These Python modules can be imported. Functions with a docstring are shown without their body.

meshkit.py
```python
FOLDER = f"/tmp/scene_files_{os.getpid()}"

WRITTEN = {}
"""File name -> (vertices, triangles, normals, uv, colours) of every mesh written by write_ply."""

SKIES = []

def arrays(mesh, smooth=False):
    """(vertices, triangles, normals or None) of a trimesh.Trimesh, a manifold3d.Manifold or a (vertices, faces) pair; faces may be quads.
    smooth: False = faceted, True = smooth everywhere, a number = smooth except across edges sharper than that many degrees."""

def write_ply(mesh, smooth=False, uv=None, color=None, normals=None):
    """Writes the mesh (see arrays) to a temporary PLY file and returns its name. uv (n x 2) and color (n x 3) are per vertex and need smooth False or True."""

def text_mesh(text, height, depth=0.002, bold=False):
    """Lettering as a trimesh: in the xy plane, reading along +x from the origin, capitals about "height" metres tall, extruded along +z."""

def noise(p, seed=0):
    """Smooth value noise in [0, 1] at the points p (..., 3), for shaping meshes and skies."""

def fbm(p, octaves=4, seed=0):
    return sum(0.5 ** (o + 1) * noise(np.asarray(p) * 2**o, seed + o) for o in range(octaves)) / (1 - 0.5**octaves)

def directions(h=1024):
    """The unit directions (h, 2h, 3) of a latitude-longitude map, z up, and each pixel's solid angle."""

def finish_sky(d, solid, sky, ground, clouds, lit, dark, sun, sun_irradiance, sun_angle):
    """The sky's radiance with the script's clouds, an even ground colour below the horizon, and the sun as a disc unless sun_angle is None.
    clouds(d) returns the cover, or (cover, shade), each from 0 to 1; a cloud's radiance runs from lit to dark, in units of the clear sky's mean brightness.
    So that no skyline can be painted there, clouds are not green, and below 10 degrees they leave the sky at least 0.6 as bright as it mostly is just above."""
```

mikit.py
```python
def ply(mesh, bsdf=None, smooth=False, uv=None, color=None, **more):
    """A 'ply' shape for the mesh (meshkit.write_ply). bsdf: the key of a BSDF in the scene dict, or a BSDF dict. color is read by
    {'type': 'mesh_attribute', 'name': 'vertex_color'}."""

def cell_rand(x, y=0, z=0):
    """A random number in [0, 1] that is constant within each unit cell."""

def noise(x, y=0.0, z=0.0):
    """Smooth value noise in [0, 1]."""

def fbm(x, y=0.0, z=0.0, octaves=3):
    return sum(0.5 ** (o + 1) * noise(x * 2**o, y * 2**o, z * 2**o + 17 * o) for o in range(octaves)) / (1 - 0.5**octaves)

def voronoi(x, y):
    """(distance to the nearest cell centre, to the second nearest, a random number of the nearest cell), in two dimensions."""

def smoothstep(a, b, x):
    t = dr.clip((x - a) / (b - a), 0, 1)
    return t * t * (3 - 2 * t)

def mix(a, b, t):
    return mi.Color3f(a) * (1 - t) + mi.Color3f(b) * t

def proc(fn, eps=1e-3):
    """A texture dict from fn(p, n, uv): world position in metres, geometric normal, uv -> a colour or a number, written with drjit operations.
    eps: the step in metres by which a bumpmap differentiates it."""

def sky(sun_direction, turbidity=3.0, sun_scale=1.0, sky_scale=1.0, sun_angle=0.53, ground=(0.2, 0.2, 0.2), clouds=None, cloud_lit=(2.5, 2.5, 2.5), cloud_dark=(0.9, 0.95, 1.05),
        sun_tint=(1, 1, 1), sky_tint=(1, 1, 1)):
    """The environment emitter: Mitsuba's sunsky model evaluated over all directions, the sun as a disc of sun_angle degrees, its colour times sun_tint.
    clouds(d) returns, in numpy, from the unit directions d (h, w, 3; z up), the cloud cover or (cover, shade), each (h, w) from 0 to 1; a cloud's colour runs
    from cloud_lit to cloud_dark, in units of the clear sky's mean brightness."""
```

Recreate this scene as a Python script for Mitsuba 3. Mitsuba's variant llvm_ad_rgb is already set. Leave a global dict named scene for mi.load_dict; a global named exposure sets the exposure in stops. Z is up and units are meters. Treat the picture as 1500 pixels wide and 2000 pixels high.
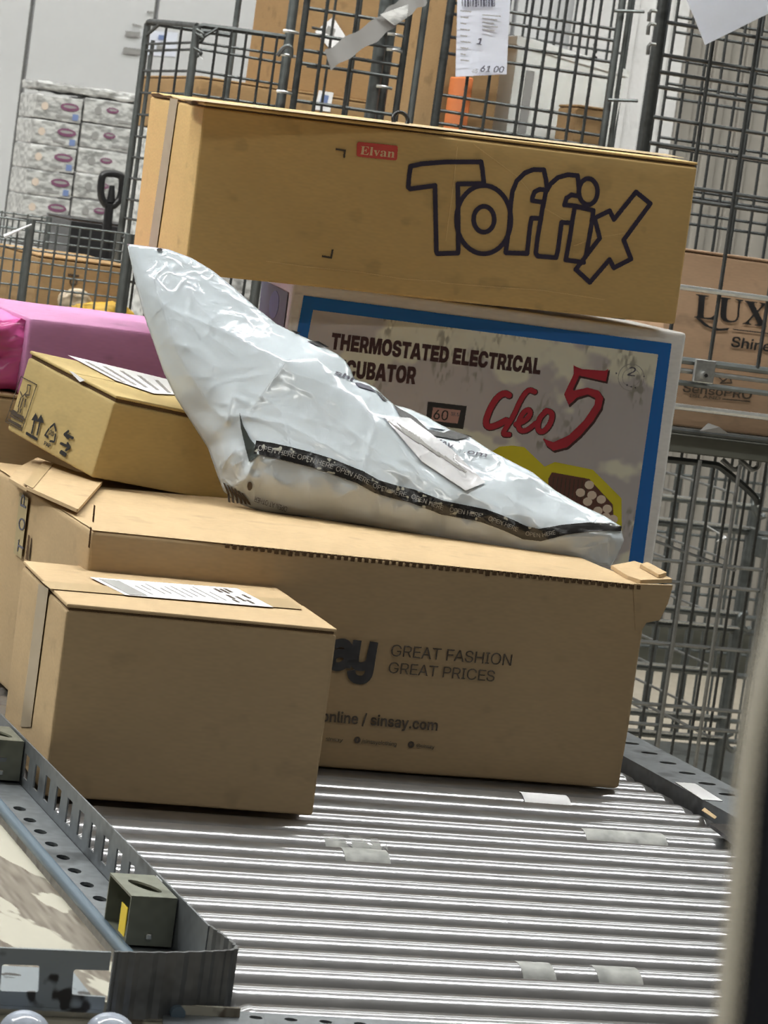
import math, glob, random, functools
import numpy as np, trimesh, manifold3d, shapely
import shapely.affinity as aff
from shapely.geometry import Polygon, LineString, Point, box as sbox
from shapely.ops import unary_union
from scipy.interpolate import RBFInterpolator
from scipy.spatial.transform import Rotation
import drjit as dr, mitsuba as mi, mikit, meshkit
from mikit import proc, fbm, noise, mix, smoothstep, voronoi, cell_rand
random.seed(4); RNG = np.random.default_rng(4)
T = mi.ScalarTransform4f
scene, labels = {}, {}

# ---------------------------------------------------------------- camera, light, exposure
# world: x along the conveyor rollers, y away from the camera along the conveyor, z up, floor at z = 0
EYE = np.array([0.0, 0.0, 1.375])
CAM = np.array([[0.94047341, -0.31103376, 0.13699549], [0.09893758, -0.13507662, -0.98588319], [0.32514784, 0.94075093, -0.09626304]])  # rows: right, down, ahead
FPX = 6000.0
scene['camera'] = {'type': 'thinlens', 'fov': math.degrees(2 * math.atan(750 / FPX)), 'fov_axis': 'x', 'aperture_radius': 0.0016, 'focus_distance': 3.35,
                   'near_clip': 0.05, 'far_clip': 100.0,
                   'to_world': T().look_at(origin=EYE.tolist(), target=(EYE + CAM[2]).tolist(), up=(-CAM[1]).tolist())}
exposure = 0.3
# lamps of the hall: (x, y, z, length along x, length along y, strength)
LAMPS = [(-1.3, 4.5, 3.4, 0.0, 2.4, 74), (-1.3, 7.4, 3.6, 0.0, 2.0, 28), (1.0, 5.6, 4.2, 5.0, 0.0, 30), (2.2, 7.8, 4.2, 5.0, 0.0, 26),
         (1.0, 3.7, 4.2, 5.0, 0.0, 84), (4.4, 5.2, 4.2, 0.0, 3.0, 18), (0.6, -1.2, 4.2, 4.0, 0.0, 25)]

def ray(x, y):
    return CAM.T @ np.array([(x - 750) / FPX, (y - 1000) / FPX, 1.0])
def at(x, y, Y):
    'the point of the upright plane y = Y that the photograph shows at pixel (x, y)'
    d = ray(x, y); return EYE + d * (Y - EYE[1]) / d[1]
def atz(x, y, z):
    d = ray(x, y); return EYE + d * (z - EYE[2]) / d[2]
def atx(x, y, X):
    d = ray(x, y); return EYE + d * (X - EYE[0]) / d[0]
def hit(x, y, p, n):
    d = ray(x, y); return EYE + d * (np.dot(np.asarray(p) - EYE, n) / np.dot(d, n))

# ---------------------------------------------------------------- scene helpers
def add(key, mesh, mat, smooth=False, label=None, cat=None, group=None, kind=None, uv=None):
    k, i = key, 0
    while k in scene:
        i += 1; k = f'{key}_{i:03d}'
    scene[k] = mikit.ply(mesh, mat, smooth=smooth) if isinstance(mesh, (trimesh.Trimesh, tuple)) or hasattr(mesh, 'to_mesh') else mesh
    tag(k, label, cat, group, kind)
    return k
TAKEN = set()
def thing(name, label, cat, group=None):
    k, i = name, 0
    while k in TAKEN:
        i += 1; k = f'{name}_{i:03d}'
    TAKEN.add(k); tag(k, label, cat, group); return k
def tag(k, label=None, cat=None, group=None, kind=None):
    d = {a: b for a, b in (('label', label), ('category', cat), ('group', group), ('kind', kind)) if b}
    if d: labels[k] = d

# ---------------------------------------------------------------- mesh helpers
def cat_(ms): return trimesh.util.concatenate(ms)
def box(x0, x1, y0, y1, z0, z1):
    m = trimesh.creation.box((x1 - x0, y1 - y0, z1 - z0)); m.apply_translation(((x0 + x1) / 2, (y0 + y1) / 2, (z0 + z1) / 2)); return m
def rbox(x0, x1, y0, y1, z0, z1, r=.003, n=8):
    s = manifold3d.Manifold.sphere(r, n)
    return tri(manifold3d.Manifold.batch_hull([s.translate((x, y, z)) for x in (x0 + r, x1 - r) for y in (y0 + r, y1 - r) for z in (z0 + r, z1 - r)]))
def tri(m):
    q = m.to_mesh(); return trimesh.Trimesh(q.vert_properties[:, :3], q.tri_verts, process=False)
def tube(path, r, n=8, caps=True):
    P = np.asarray(path, float); k = len(P)
    t = np.gradient(P, axis=0) if k > 2 else np.repeat((P[1] - P[0])[None], 2, 0)
    t /= np.linalg.norm(t, axis=1, keepdims=True)
    a = np.cross(t[0], [0, 0, 1.0]); a = a if np.linalg.norm(a) > .1 else np.cross(t[0], [1.0, 0, 0])
    V, rr = [], np.broadcast_to(r, (k,))
    for i in range(k):
        a = a - t[i] * np.dot(a, t[i]); a /= np.linalg.norm(a); b = np.cross(t[i], a)
        w = np.arange(n) * 2 * math.pi / n
        V.append(P[i] + rr[i] * (np.cos(w)[:, None] * a + np.sin(w)[:, None] * b))
    F = []
    for i in range(k - 1):
        for j in range(n):
            q = (j + 1) % n
            F += [[i * n + j, i * n + q, (i + 1) * n + q], [i * n + j, (i + 1) * n + q, (i + 1) * n + j]]
    V = np.vstack(V)
    if caps:
        F += [[0, j + 1, j] for j in range(1, n - 1)]; e = (k - 1) * n
        F += [[e, e + j, e + j + 1] for j in range(1, n - 1)]
    return trimesh.Trimesh(V, F, process=False)
def rod(a, b, r, n=8): return tube([a, b], r, n)
def arc(path, k=6):
    'a polyline rounded with Chaikin cuts'
    P = np.asarray(path, float)
    for _ in range(k):
        Q = [P[0]]
        for a, b in zip(P[:-1], P[1:]): Q += [a * .75 + b * .25, a * .25 + b * .75]
        P = np.vstack(Q + [P[-1]])
    return P
def extrude(poly, d):
    gs = [g for g in getattr(poly, 'geoms', [poly]) if g.area > 1e-12]
    return cat_([trimesh.creation.extrude_polygon(g, d, engine='earcut') for g in gs])
def place(m, O, U, V, N):
    m = m.copy(); M = np.eye(4); M[:3, 0], M[:3, 1], M[:3, 2], M[:3, 3] = U, V, N, O
    m.apply_transform(M)
    return m
def disp(m, amp, f, seed=0):
    m.vertices = m.vertices + m.vertex_normals * ((meshkit.fbm(m.vertices * f, 3, seed) - .5) * 2 * amp)[:, None]; return m

@functools.lru_cache(None)
def glyphs(text, font='Inter', wght=500):
    'lettering as a shapely shape, capitals 1 tall, from the baseline'
    from PIL import Image, ImageDraw, ImageFont
    folder = glob.glob('/opt/blender-*/*/datafiles/fonts/')[0]
    f = ImageFont.truetype(glob.glob(folder + font + '*.woff2')[0], 120)
    if font == 'Inter': f.set_variation_by_axes([32, wght])
    x0, y0, x1, y1 = f.getbbox(text, anchor='ls')
    im = Image.new('L', (x1 - x0 + 8, y1 - y0 + 8))
    ImageDraw.Draw(im).text((4 - x0, 4 - y0), text, 255, f, anchor='ls')
    on = np.pad(np.asarray(im) > 127, ((0, 0), (1, 1))).astype(np.int8)
    rows, st = np.nonzero(np.diff(on, axis=1) == 1); en = np.nonzero(np.diff(on, axis=1) == -1)[1]
    s = shapely.union_all(shapely.box(st, -rows - 1, en, -rows)).buffer(.7).buffer(-.7).simplify(.75)
    c = f.getbbox('H', anchor='ls'); k = 1 / (c[3] - c[1])
    s = aff.affine_transform(s, [k, 0, 0, k, (x0 - 4) * k, (4 - y0) * k])
    b = s.bounds
    return aff.translate(s, -b[0], 0)

class Face:
    'a flat face in space: origin, right, up, outward; prints are laid on it in metres'
    def __init__(s, O, U, V):
        s.O = np.asarray(O, float); s.U = np.asarray(U, float) / np.linalg.norm(U)
        V = np.asarray(V, float); V = V - s.U * np.dot(V, s.U); s.V = V / np.linalg.norm(V); s.N = np.cross(s.U, s.V)
    def uv(s, x, y):
        q = hit(x, y, s.O, s.N) - s.O; return np.array([q @ s.U, q @ s.V])
    def uvs(s, pts): return [s.uv(*p) for p in pts]
    def lay(s, shape, off=.0012, th=.0003):
        return place(extrude(shape, th), s.O + s.N * off, s.U, s.V, s.N)
    def poly(s, pts, **k): return s.lay(Polygon(s.uvs(pts)).buffer(0), **k)
    def text(s, t, p0, p1, ptop, font='Inter', wght=500, bold=0, off=.0012):
        g = glyphs(t, font, wght)
        if bold: g = g.buffer(bold)
        a, b, c = (s.uv(*p) for p in (p0, p1, ptop)); w = g.bounds[2] - g.bounds[0]
        e, h = (b - a) / w, c - a
        return s.lay(aff.affine_transform(g, [e[0], h[0], e[1], h[1], a[0], a[1]]), off)

# ---------------------------------------------------------------- materials
def rgb(*c): return {'type': 'rgb', 'value': list(c)}
def mat(name, col, rough=.6, metal=0.0, spec=.5, **more):
    d = {'type': 'principled', 'base_color': rgb(*col) if isinstance(col, tuple) else col, 'roughness': rough, 'metallic': metal, 'specular': spec, **more}
    if metal: d.pop('specular')
    scene[name] = {'type': 'twosided', 'bsdf': d}; return name
def board(col, dirt=.12, f=1.0):
    'kraft board: fibres, a little mottling, scuffs'
    c = np.array(col)
    def fn(p, n, uv):
        a = fbm(p.x * 9 * f, p.y * 9 * f, p.z * 9 * f, 3); b = noise(p.x * 160, p.y * 160, p.z * 420); s = fbm(p.x * 30 + 7, p.y * 30, p.z * 30, 3)
        k = 1 + .16 * (a - .5) + .09 * (b - .5) - dirt * smoothstep(.62, .8, s)
        return mi.Color3f(*c.tolist()) * k
    return proc(fn)
mat('kraft', board((.41, .295, .17)), .75, spec=.25)
mat('kraft_worn', board((.39, .28, .16), .10), .75, spec=.25)
mat('kraft_amber', board((.50, .342, .145), .15), .7, spec=.3)
mat('kraft_olive', board((.42, .315, .14), .1), .7, spec=.3)
mat('kraft_pink', board((.40, .26, .165), .2), .75, spec=.25)
mat('kraft_pale', (.58, .42, .20), .7); mat('kraft_far', board((.29, .18, .085), .2), .75, spec=.25)
mat('edge_gap_dark', (.085, .052, .028), .9, spec=.1)  # dark brown of torn board, also the shade drawn into flap gaps
mat('clear_tape', (.38, .28, .16), .3, spec=.5)
mat('tape_yellow', (.33, .265, .15), .7, spec=.2); mat('grey_tape', (.30, .235, .155), .36, spec=.4)
mat('ink_black', (.012, .011, .012), .5); mat('ink_navy', (.018, .012, .035), .5); mat('ink_maroon', (.035, .007, .007), .5)
mat('ink_red', (.34, .016, .032), .45); mat('ink_red_soft', (.50, .06, .05), .5); mat('ink_cream', (.60, .42, .26), .6); mat('ink_brown', (.045, .03, .02), .6)
mat('ink_blue', (.008, .115, .42), .45); mat('ink_yellow', (.62, .55, .02), .5); mat('ink_dim', (.16, .15, .16), .6); mat('ink_steel', (.05, .05, .08), .5); mat('ink_globe', (.07, .09, .22), .5)
mat('paper', (.80, .80, .82), .6, spec=.3); mat('paper_cold', (.70, .73, .84), .6, spec=.3); mat('label_grey', (.27, .265, .26), .6)
mat('card_white', board((.78, .775, .78), .05), .45, spec=.4)
def graphic(p, n, uv):
    a = fbm(p.x * 14, p.y * 14, p.z * 14, 4); b = fbm(p.x * 40 + 3, p.y * 40, p.z * 16, 3); s = noise(p.x * 330, p.y * 330, p.z * 120)
    c = mix([.45, .425, .44], [.72, .71, .60], smoothstep(.47, .56, a))
    c = mix(c, [.20, .195, .16], smoothstep(.55, .72, b) * smoothstep(.35, .7, s) * .75)
    return c
mat('card_graphic', proc(graphic), .45, spec=.4)
mat('lcd_pink', (.38, .22, .20), .4); mat('egg', (.72, .60, .50), .5); mat('mesh_brown', (.10, .035, .025), .6)
def crinkle(p, n, uv):
    w = .35 * fbm(p.x * 22, p.y * 22, p.z * 22, 2)
    u, v = p.x * .8 - p.z * .6, p.x * .6 + p.z * .8
    def r(a, k): return dr.power(1 - dr.abs(2 * a - 1), k)
    k = smoothstep(.42, .62, fbm(p.x * 9 + 4, p.y * 9, p.z * 9, 2))
    return k * (.0007 * r(noise(u * 26 + w * 9, v * 70 + w * 12, p.y * 20), 7) + .0006 * r(noise(u * 75 + w * 14, v * 45, p.y * 30 + w * 9), 7)) + .0002 * r(noise(u * 40 + w * 6, v * 55, p.y * 30), 9)
scene['poly_white'] = {'type': 'twosided', 'bsdf': {'type': 'bumpmap', 'arbitrary': proc(crinkle, 8e-4), 'scale': 1.0,
    'bsdf': {'type': 'principled', 'base_color': rgb(.57, .63, .685), 'roughness': .14, 'specular': .6, 'clearcoat': 1.0, 'clearcoat_gloss': .97}}}
mat('poly_dark', (.03, .04, .04), .4); mat('pocket_white', (.70, .70, .73), .12, spec=.7, clearcoat=.6, clearcoat_gloss=.95)
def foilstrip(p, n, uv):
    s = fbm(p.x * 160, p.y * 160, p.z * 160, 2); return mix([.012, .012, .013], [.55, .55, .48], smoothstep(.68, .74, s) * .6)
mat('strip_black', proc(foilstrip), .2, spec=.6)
mat('pink_film', (.60, .11, .33), .22, spec=.5); mat('pink_side', board((.40, .17, .32), .2), .5, spec=.4)
def zinc(c, f, dirt):
    c = np.array(c)
    def fn(p, n, uv):
        a = fbm(p.x * f, p.y * f, p.z * f, 3); b = noise(p.x * f * 7, p.y * f * 7, p.z * f * 7)
        return mi.Color3f(*c.tolist()) * (1 + .3 * (a - .5) + .2 * (b - .5) - dirt * smoothstep(.56, .72, a))
    return proc(fn)
mat('roller_zinc', zinc((.31, .31, .32), 9, .1), .175, .8, clearcoat=1.0, clearcoat_gloss=.97)
mat('rail_zinc', zinc((.19, .205, .22), 22, .5), .45, .7)
mat('rail_dark', zinc((.13, .135, .14), 30, .3), .42, .6)
def channel(p, n, uv):
    a = fbm(p.x * 60, p.y * 60, p.z * 34, 3); return mix([.22, .25, .275], [.03, .028, .028], smoothstep(.60, .66, a))
mat('channel_paint', proc(channel), .4, .5)
def pale(p, n, uv):
    a = fbm(p.x * 34 + p.y * 6, p.y * 9, p.z * 24, 4); b = noise(p.x * 300, p.y * 30, p.z * 60)
    return mix([.36, .34, .28], [.075, .052, .034], smoothstep(.49, .53, a) * (.55 + .45 * b))
mat('scuffed_panel', proc(pale), .6)
mat('tube_blue', (.10, .14, .18), .4, .3); mat('sticker_yellow', (.75, .55, .02), .5)
mat('wheel_plastic', (.42, .46, .55), .15, spec=.7, clearcoat=.6)
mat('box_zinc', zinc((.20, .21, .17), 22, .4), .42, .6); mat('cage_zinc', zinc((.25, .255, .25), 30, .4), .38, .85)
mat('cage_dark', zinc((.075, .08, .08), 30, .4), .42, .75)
mat('post_zinc', zinc((.17, .185, .185), 14, .4), .42, .8)
mat('bright_zinc', zinc((.60, .61, .60), 40, .2), .3, .9)
def oldwood(p, n, uv):
    a = fbm(p.x * 6, p.y * 30, p.z * 40, 4); return mix([.09, .09, .072], [.035, .038, .03], a)
mat('grey_wood', proc(oldwood), .7)
mat('wall_paint', proc(lambda p, n, uv: mi.Color3f(.60, .605, .62) * (1 - .12 * fbm(p.x * 1.5, p.y * 1.5, p.z * 4, 3))), .5)
mat('wall_seam', (.30, .30, .29), .6)
mat('wall_grey', proc(lambda p, n, uv: mi.Color3f(.39, .365, .33) * (1 - .35 * noise(p.x * 22, 0, p.z * .3))), .5)
mat('concrete', proc(lambda p, n, uv: mi.Color3f(.50, .445, .365) * (1 - .3 * (fbm(p.x * 2, p.y * 2, p.z, 4) - .3) - .1 * noise(p.x * 50, p.y * 50, 0))), .6)
mat('wall_dark', (.10, .10, .105), .7); mat('wall_dim', (.22, .22, .22), .7); mat('ceiling_paint', (.35, .35, .35), .8)
mat('white_plastic', (.80, .82, .80), .35); mat('wrap_white', proc(lambda p, n, uv: mi.Color3f(.60, .60, .59) * (1 - .6 * smoothstep(.3, .75, fbm(p.x * 55, p.y * 55, p.z * 90, 3)))), .2, spec=.7)  # wrap noise puts film glints into the colour as pale and dark flecks
mat('ink_purple', (.17, .06, .12), .5); mat('ink_orange', (.60, .35, .18), .6); mat('ink_bluegrey', (.16, .22, .42), .5)
mat('ink_pale', (.60, .50, .42), .6); mat('scrap_grey', proc(lambda p, n, uv: mix([.12, .125, .12], [.42, .42, .40], fbm(p.x * 90, p.y * 90, p.z * 90, 3))), .6); mat('black_plastic', (.012, .012, .013), .3); mat('bag_yellow', (.75, .45, .05), .4); mat('bag_clear', (.62, .50, .36), .2)
mat('post_beige', (.46, .43, .36), .5); mat('post_navy', (.012, .014, .022), .5); mat('orange_plastic', (.75, .22, .07), .5)
mat('lamp_body', (.7, .7, .7), .5); mat('shade_grey', (.30, .285, .285), .7)

# ---------------------------------------------------------------- the hall: floor, walls, ceiling, lamps
X0, X1, Y0, Y1, ZT = -6.0, 9.0, -5.0, 9.8, 4.6
add('floor', box(X0, X1, Y0, Y1, -.1, 0), 'concrete', kind='structure', label='beige concrete floor of the hall, seen below the wire cages')
add('ceiling', box(X0, X1, Y0, Y1, ZT, ZT + .1), 'ceiling_paint', kind='structure')
add('wall_left', box(X0 - .1, X0, Y0, Y1, 0, ZT), 'wall_dim', kind='structure')
add('wall_right', box(X1, X1 + .1, Y0, Y1, 0, ZT), 'wall_dim', kind='structure')
add('wall_front', box(X0, X1, Y0 - .1, Y0, 0, ZT), 'wall_dark', kind='structure')
tag('wall_back', 'pale grey panelled wall behind the cages and the pallet', kind='structure')
add('wall_back__core', box(X0, X1, Y1 + .03, Y1 + .12, 0, ZT), 'wall_seam')
seams = [X0, -1.0, .6, at(45, 150, Y1)[0], at(303, 30, Y1)[0], at(520, 40, Y1)[0] + .25, 3.6, at(1335, 0, Y1)[0]]
for a, b in zip(seams[:-1], seams[1:]):
    add('wall_back__panel', box(a + .008, b - .008, Y1 - .01, Y1 + .03, .02, ZT), 'wall_paint')
add('wall_back__panel', box(seams[-1] + .008, X1, Y1 - .01, Y1 + .03, .02, ZT), 'wall_grey')
add('wall_back__skirting', box(seams[-1], X1, Y1 - .03, Y1 - .01, 0, .12), 'wall_seam')
for i, (x, y, z, lx, ly, s) in enumerate(LAMPS):
    t = thing('ceiling_lamp', f'long tube lamp hanging from the hall ceiling, number {i + 1}', 'lamp', 'tube lamps under the ceiling')
    labels[t]['label'] = 'long white tube lamp hanging ' + ('beside the stacked parcels, over their taped end faces', 'before the grey wall, over the pallet of cartons', 'across the row of wire cages', 'along the back of the hall, before the panelled wall', 'across the conveyor, over the pile of boxes', 'over the outer side of the shelf cage', 'across the front end of the conveyor')[i]
    hx, hy = max(lx / 2, .05), max(ly / 2, .05)
    add(t + '__housing', box(x - hx - .02, x + hx + .02, y - hy - .02, y + hy + .02, z + .03, z + .09), 'lamp_body')
    for q in (-1, 1): add(t + '__hanger', rod((x + q * hx * .8, y + q * hy * .8, z + .09), (x + q * hx * .8, y + q * hy * .8, ZT), .006, 6), 'lamp_body')
    k = add(t + '__tube', box(x - hx, x + hx, y - hy, y + hy, z, z + .03), 'lamp_body')
    scene[k]['emitter'] = {'type': 'area', 'radiance': rgb(s * .985, s, s * .955)}

# ---------------------------------------------------------------- roller conveyor
PITCH, RR, ZR = .0582, .0265, .75
XL, XR = .692, 1.53
cv = thing('roller_conveyor', 'roller conveyor with galvanized steel rollers carrying the stacked parcels', 'conveyor')
prof = [(0, 0), (.016, 0), (.021, .003), (RR - .0006, .016), (RR, .019)]
hw = (XR - XL - .022) / 2
ring = np.array([(r, -hw + z) for r, z in prof] + [(r, hw - z) for r, z in prof[::-1]])
roller = trimesh.creation.revolve(ring, sections=40)
roller.apply_transform(trimesh.transformations.rotation_matrix(math.pi / 2, [0, 1, 0]))
xm = (XL + XR) / 2
rows = [2.2983 + PITCH * i for i in range(-1, 40)]
for y in rows:
    m = roller.copy(); m.apply_translation((xm, y, ZR - RR + RNG.normal(0, .0004))); k = add(cv + '__roller', m, 'roller_zinc', 40)
    add(k + '__axle', rod((XL + .001, y, ZR - RR), (XR + .02, y, ZR - RR), .006, 8), 'rail_dark')
# right side rail: a flange with oval holes and its web
ya, yb = 2.12, 4.72
fl = sbox(1.535, ya, 1.612, yb)
for i in range(46):
    fl = fl.difference(aff.scale(Point(1.582, ya + .05 + i * .0582).buffer(1, 12), .011, .0075))
m = extrude(fl, .003); m.apply_translation((0, 0, .754))
sr = add(cv + '__side_rail', cat_([m, box(1.532, 1.536, ya, yb, .66, .757), box(1.609, 1.612, ya, yb, .66, .757)]), 'rail_zinc')
p = [atz(*q, .7575)[:2] for q in ((1318, 1528), (1358, 1531), (1412, 1565), (1372, 1562))]
m = extrude(Polygon(p), .0006); m.apply_translation((0, 0, .7574)); add(sr + '__tape_scrap', m, 'paper')
p = [atz(*q, .7575)[:2] for q in ((1370, 1583), (1376, 1578), (1400, 1596), (1396, 1600))]
m = extrude(Polygon(p), .0006); m.apply_translation((0, 0, .7574)); add(sr + '__tape_scrap', m, 'kraft')
a = atz(1385, 1613, .757); b = atz(1440, 1616, .757); c = atz(1440, 1655, .757)
m = extrude(Polygon([a[:2], b[:2], c[:2], (a + (c - a) * .55)[:2]]), .004); m.apply_translation((0, 0, .756)); add(cv + '__guide_plate', m, 'black_plastic')
# left guard: slotted upright plate with a rounded end, flange with oval holes, tube and end plate
slots = [((220, 340)), (280, 410), (345, 470), (410, 535), (480, 605), (550, 685), (622, 765), (698, 845), (772, 925), (853, 1005), (937, 1075)]
sl = sbox(2.283, .752, 3.35, .80)
yy = [atx(a / 3, 1400 + b / 3, XL)[1] for a, b in slots]
for y in yy + [yy[0] + .05 * i for i in range(1, 8)]:
    sl = sl.difference(sbox(y - .0105, .7635, y + .0105, .7875))
m = place(extrude(sl, .0016), (XL - .0008, 0, 0), (0, 1, 0), (0, 0, 1), (1, 0, 0))
add(cv + '__guard_plate', m, 'rail_zinc')
add(cv + '__tape_scrap', place(extrude(Polygon([(2.432, .782), (2.452, .780), (2.45, .7985), (2.43, .7985)]), .0004), (XL - .0014, 0, 0), (0, 1, 0), (0, 0, 1), (1, 0, 0)), 'paper')
plan = arc([(XL, 2.283), (.6975, 2.24), (.6965, 2.215), (.672, 2.206), (.63, 2.194), (.592, 2.1897)], 3)
V, F = [], []; n_plan = len(plan)
for i, (x, y) in enumerate(plan):
    d = plan[min(i + 1, len(plan) - 1)] - plan[max(i - 1, 0)]; d = d / np.linalg.norm(d); nrm = np.array([d[1], -d[0]]) * -1
    rip = .0011 * math.sin(i * 2.4) if 3 < i < n_plan - 3 else 0
    for off in (0, .0025):
        for z in (.748, .80): V.append((x + nrm[0] * (off + rip), y + nrm[1] * (off + rip), z))
n = len(plan)
for i in range(n - 1):
    a, b = 4 * i, 4 * i + 4
    for q in ((0, 1), (1, 3), (3, 2), (2, 0)): F += [[a + q[0], b + q[0], b + q[1]], [a + q[0], b + q[1], a + q[1]]]
F += [[0, 1, 3], [0, 3, 2], [4 * n - 4, 4 * n - 1, 4 * n - 3], [4 * n - 4, 4 * n - 2, 4 * n - 1]]
add(cv + '__end_strip', trimesh.Trimesh(V, F, process=False), 'rail_dark', label='curved dark ribbed steel end strip')
fl = sbox(.654, 2.2, .6905, 3.35)
for (a, b) in ((115, 535), (175, 602), (237, 670), (302, 743), (370, 820), (438, 898), (510, 980), (585, 1062), (660, 1145)):
    q = atz(a / 3, 1400 + b / 3, .755); fl = fl.difference(aff.scale(Point(q[0], q[1]).buffer(1, 10), .006, .0095))
m = extrude(fl, .003); m.apply_translation((0, 0, .7515)); add(cv + '__guard_flange', m, 'rail_zinc')
add(cv + '__guard_tube', tube([(.649, 2.19, .7535), (.649, 2.9, .7535), (.649, 3.35, .7535)], .0058, 12), 'tube_blue', 40)
for (yb_, yt) in ((2.375, 2.452), (3.0, 3.075)):
    s = [Polygon([(.652, .757), (.6515, .797), (.6895, .797), (.6895, .757)])]
    top = sbox(.651, yb_, .690, yt).difference(aff.rotate(aff.scale(Point(.671, yb_ + .036).buffer(1, 14), .0072, .021), 24))
    mt = extrude(top, .002); mt.apply_translation((0, 0, .796))
    k = add(cv + '__junction_box', cat_([mt, box(.651, .690, yb_, yb_ + .002, .757, .797), box(.688, .690, yb_, yt, .757, .797), box(.651, .690, yt - .002, yt, .757, .797), box(.653, .688, yb_ + .002, yt - .002, .757, .7575)]), 'box_zinc')
    add(k + '__screw', rbox(.667, .672, yb_ - .003, yb_, .7625, .7675, .001), 'bright_zinc', 30)
    add(k + '__sticker', box(.6505, .6512, yb_ + .006, yb_ + .026, .762, .786) if yb_ < 2.6 else box(.666, .674, yb_ - .0012, yb_, .776, .78), 'sticker_yellow' if yb_ < 2.6 else 'rail_zinc')
# pale scuffed panel between the guard and the neighbouring line
m = box(.30, .643, 2.197, 3.35, .738, .7445); add(cv + '__side_panel', m, 'scuffed_panel', label='cream panel with brown scuff marks')
# front plate with rectangular windows
f = Face((0, 2.1875, 0), (1, 0, 0), (0, 0, 1)); w = Polygon([(.36, .755), (.5895, .755), (.5895, .7995), (.36, .7965)])
for pts in (((8, 1888), (72, 1890), (70, 1932), (5, 1930)), ((148, 1898), (212, 1900), (206, 1942), (145, 1938))):
    w = w.difference(Polygon([at(*q, 2.1875)[[0, 2]] for q in pts]).buffer(.002).buffer(0))
w = w.difference(sbox(.40, .768, .44, .786))
add(cv + '__end_plate', cat_([place(extrude(w, .003), (0, 2.1895, 0), (1, 0, 0), (0, 0, 1), (0, -1, 0)), box(.36, .5895, 2.1865, 2.1915, .7985, .8005) if 0 else box(.36, .5895, 2.1875, 2.30, .752, .7545)]), 'channel_paint')
add(cv + '__end_backing', box(.36, .70, 2.198, 2.202, .66, .758), 'scuffed_panel')
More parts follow.
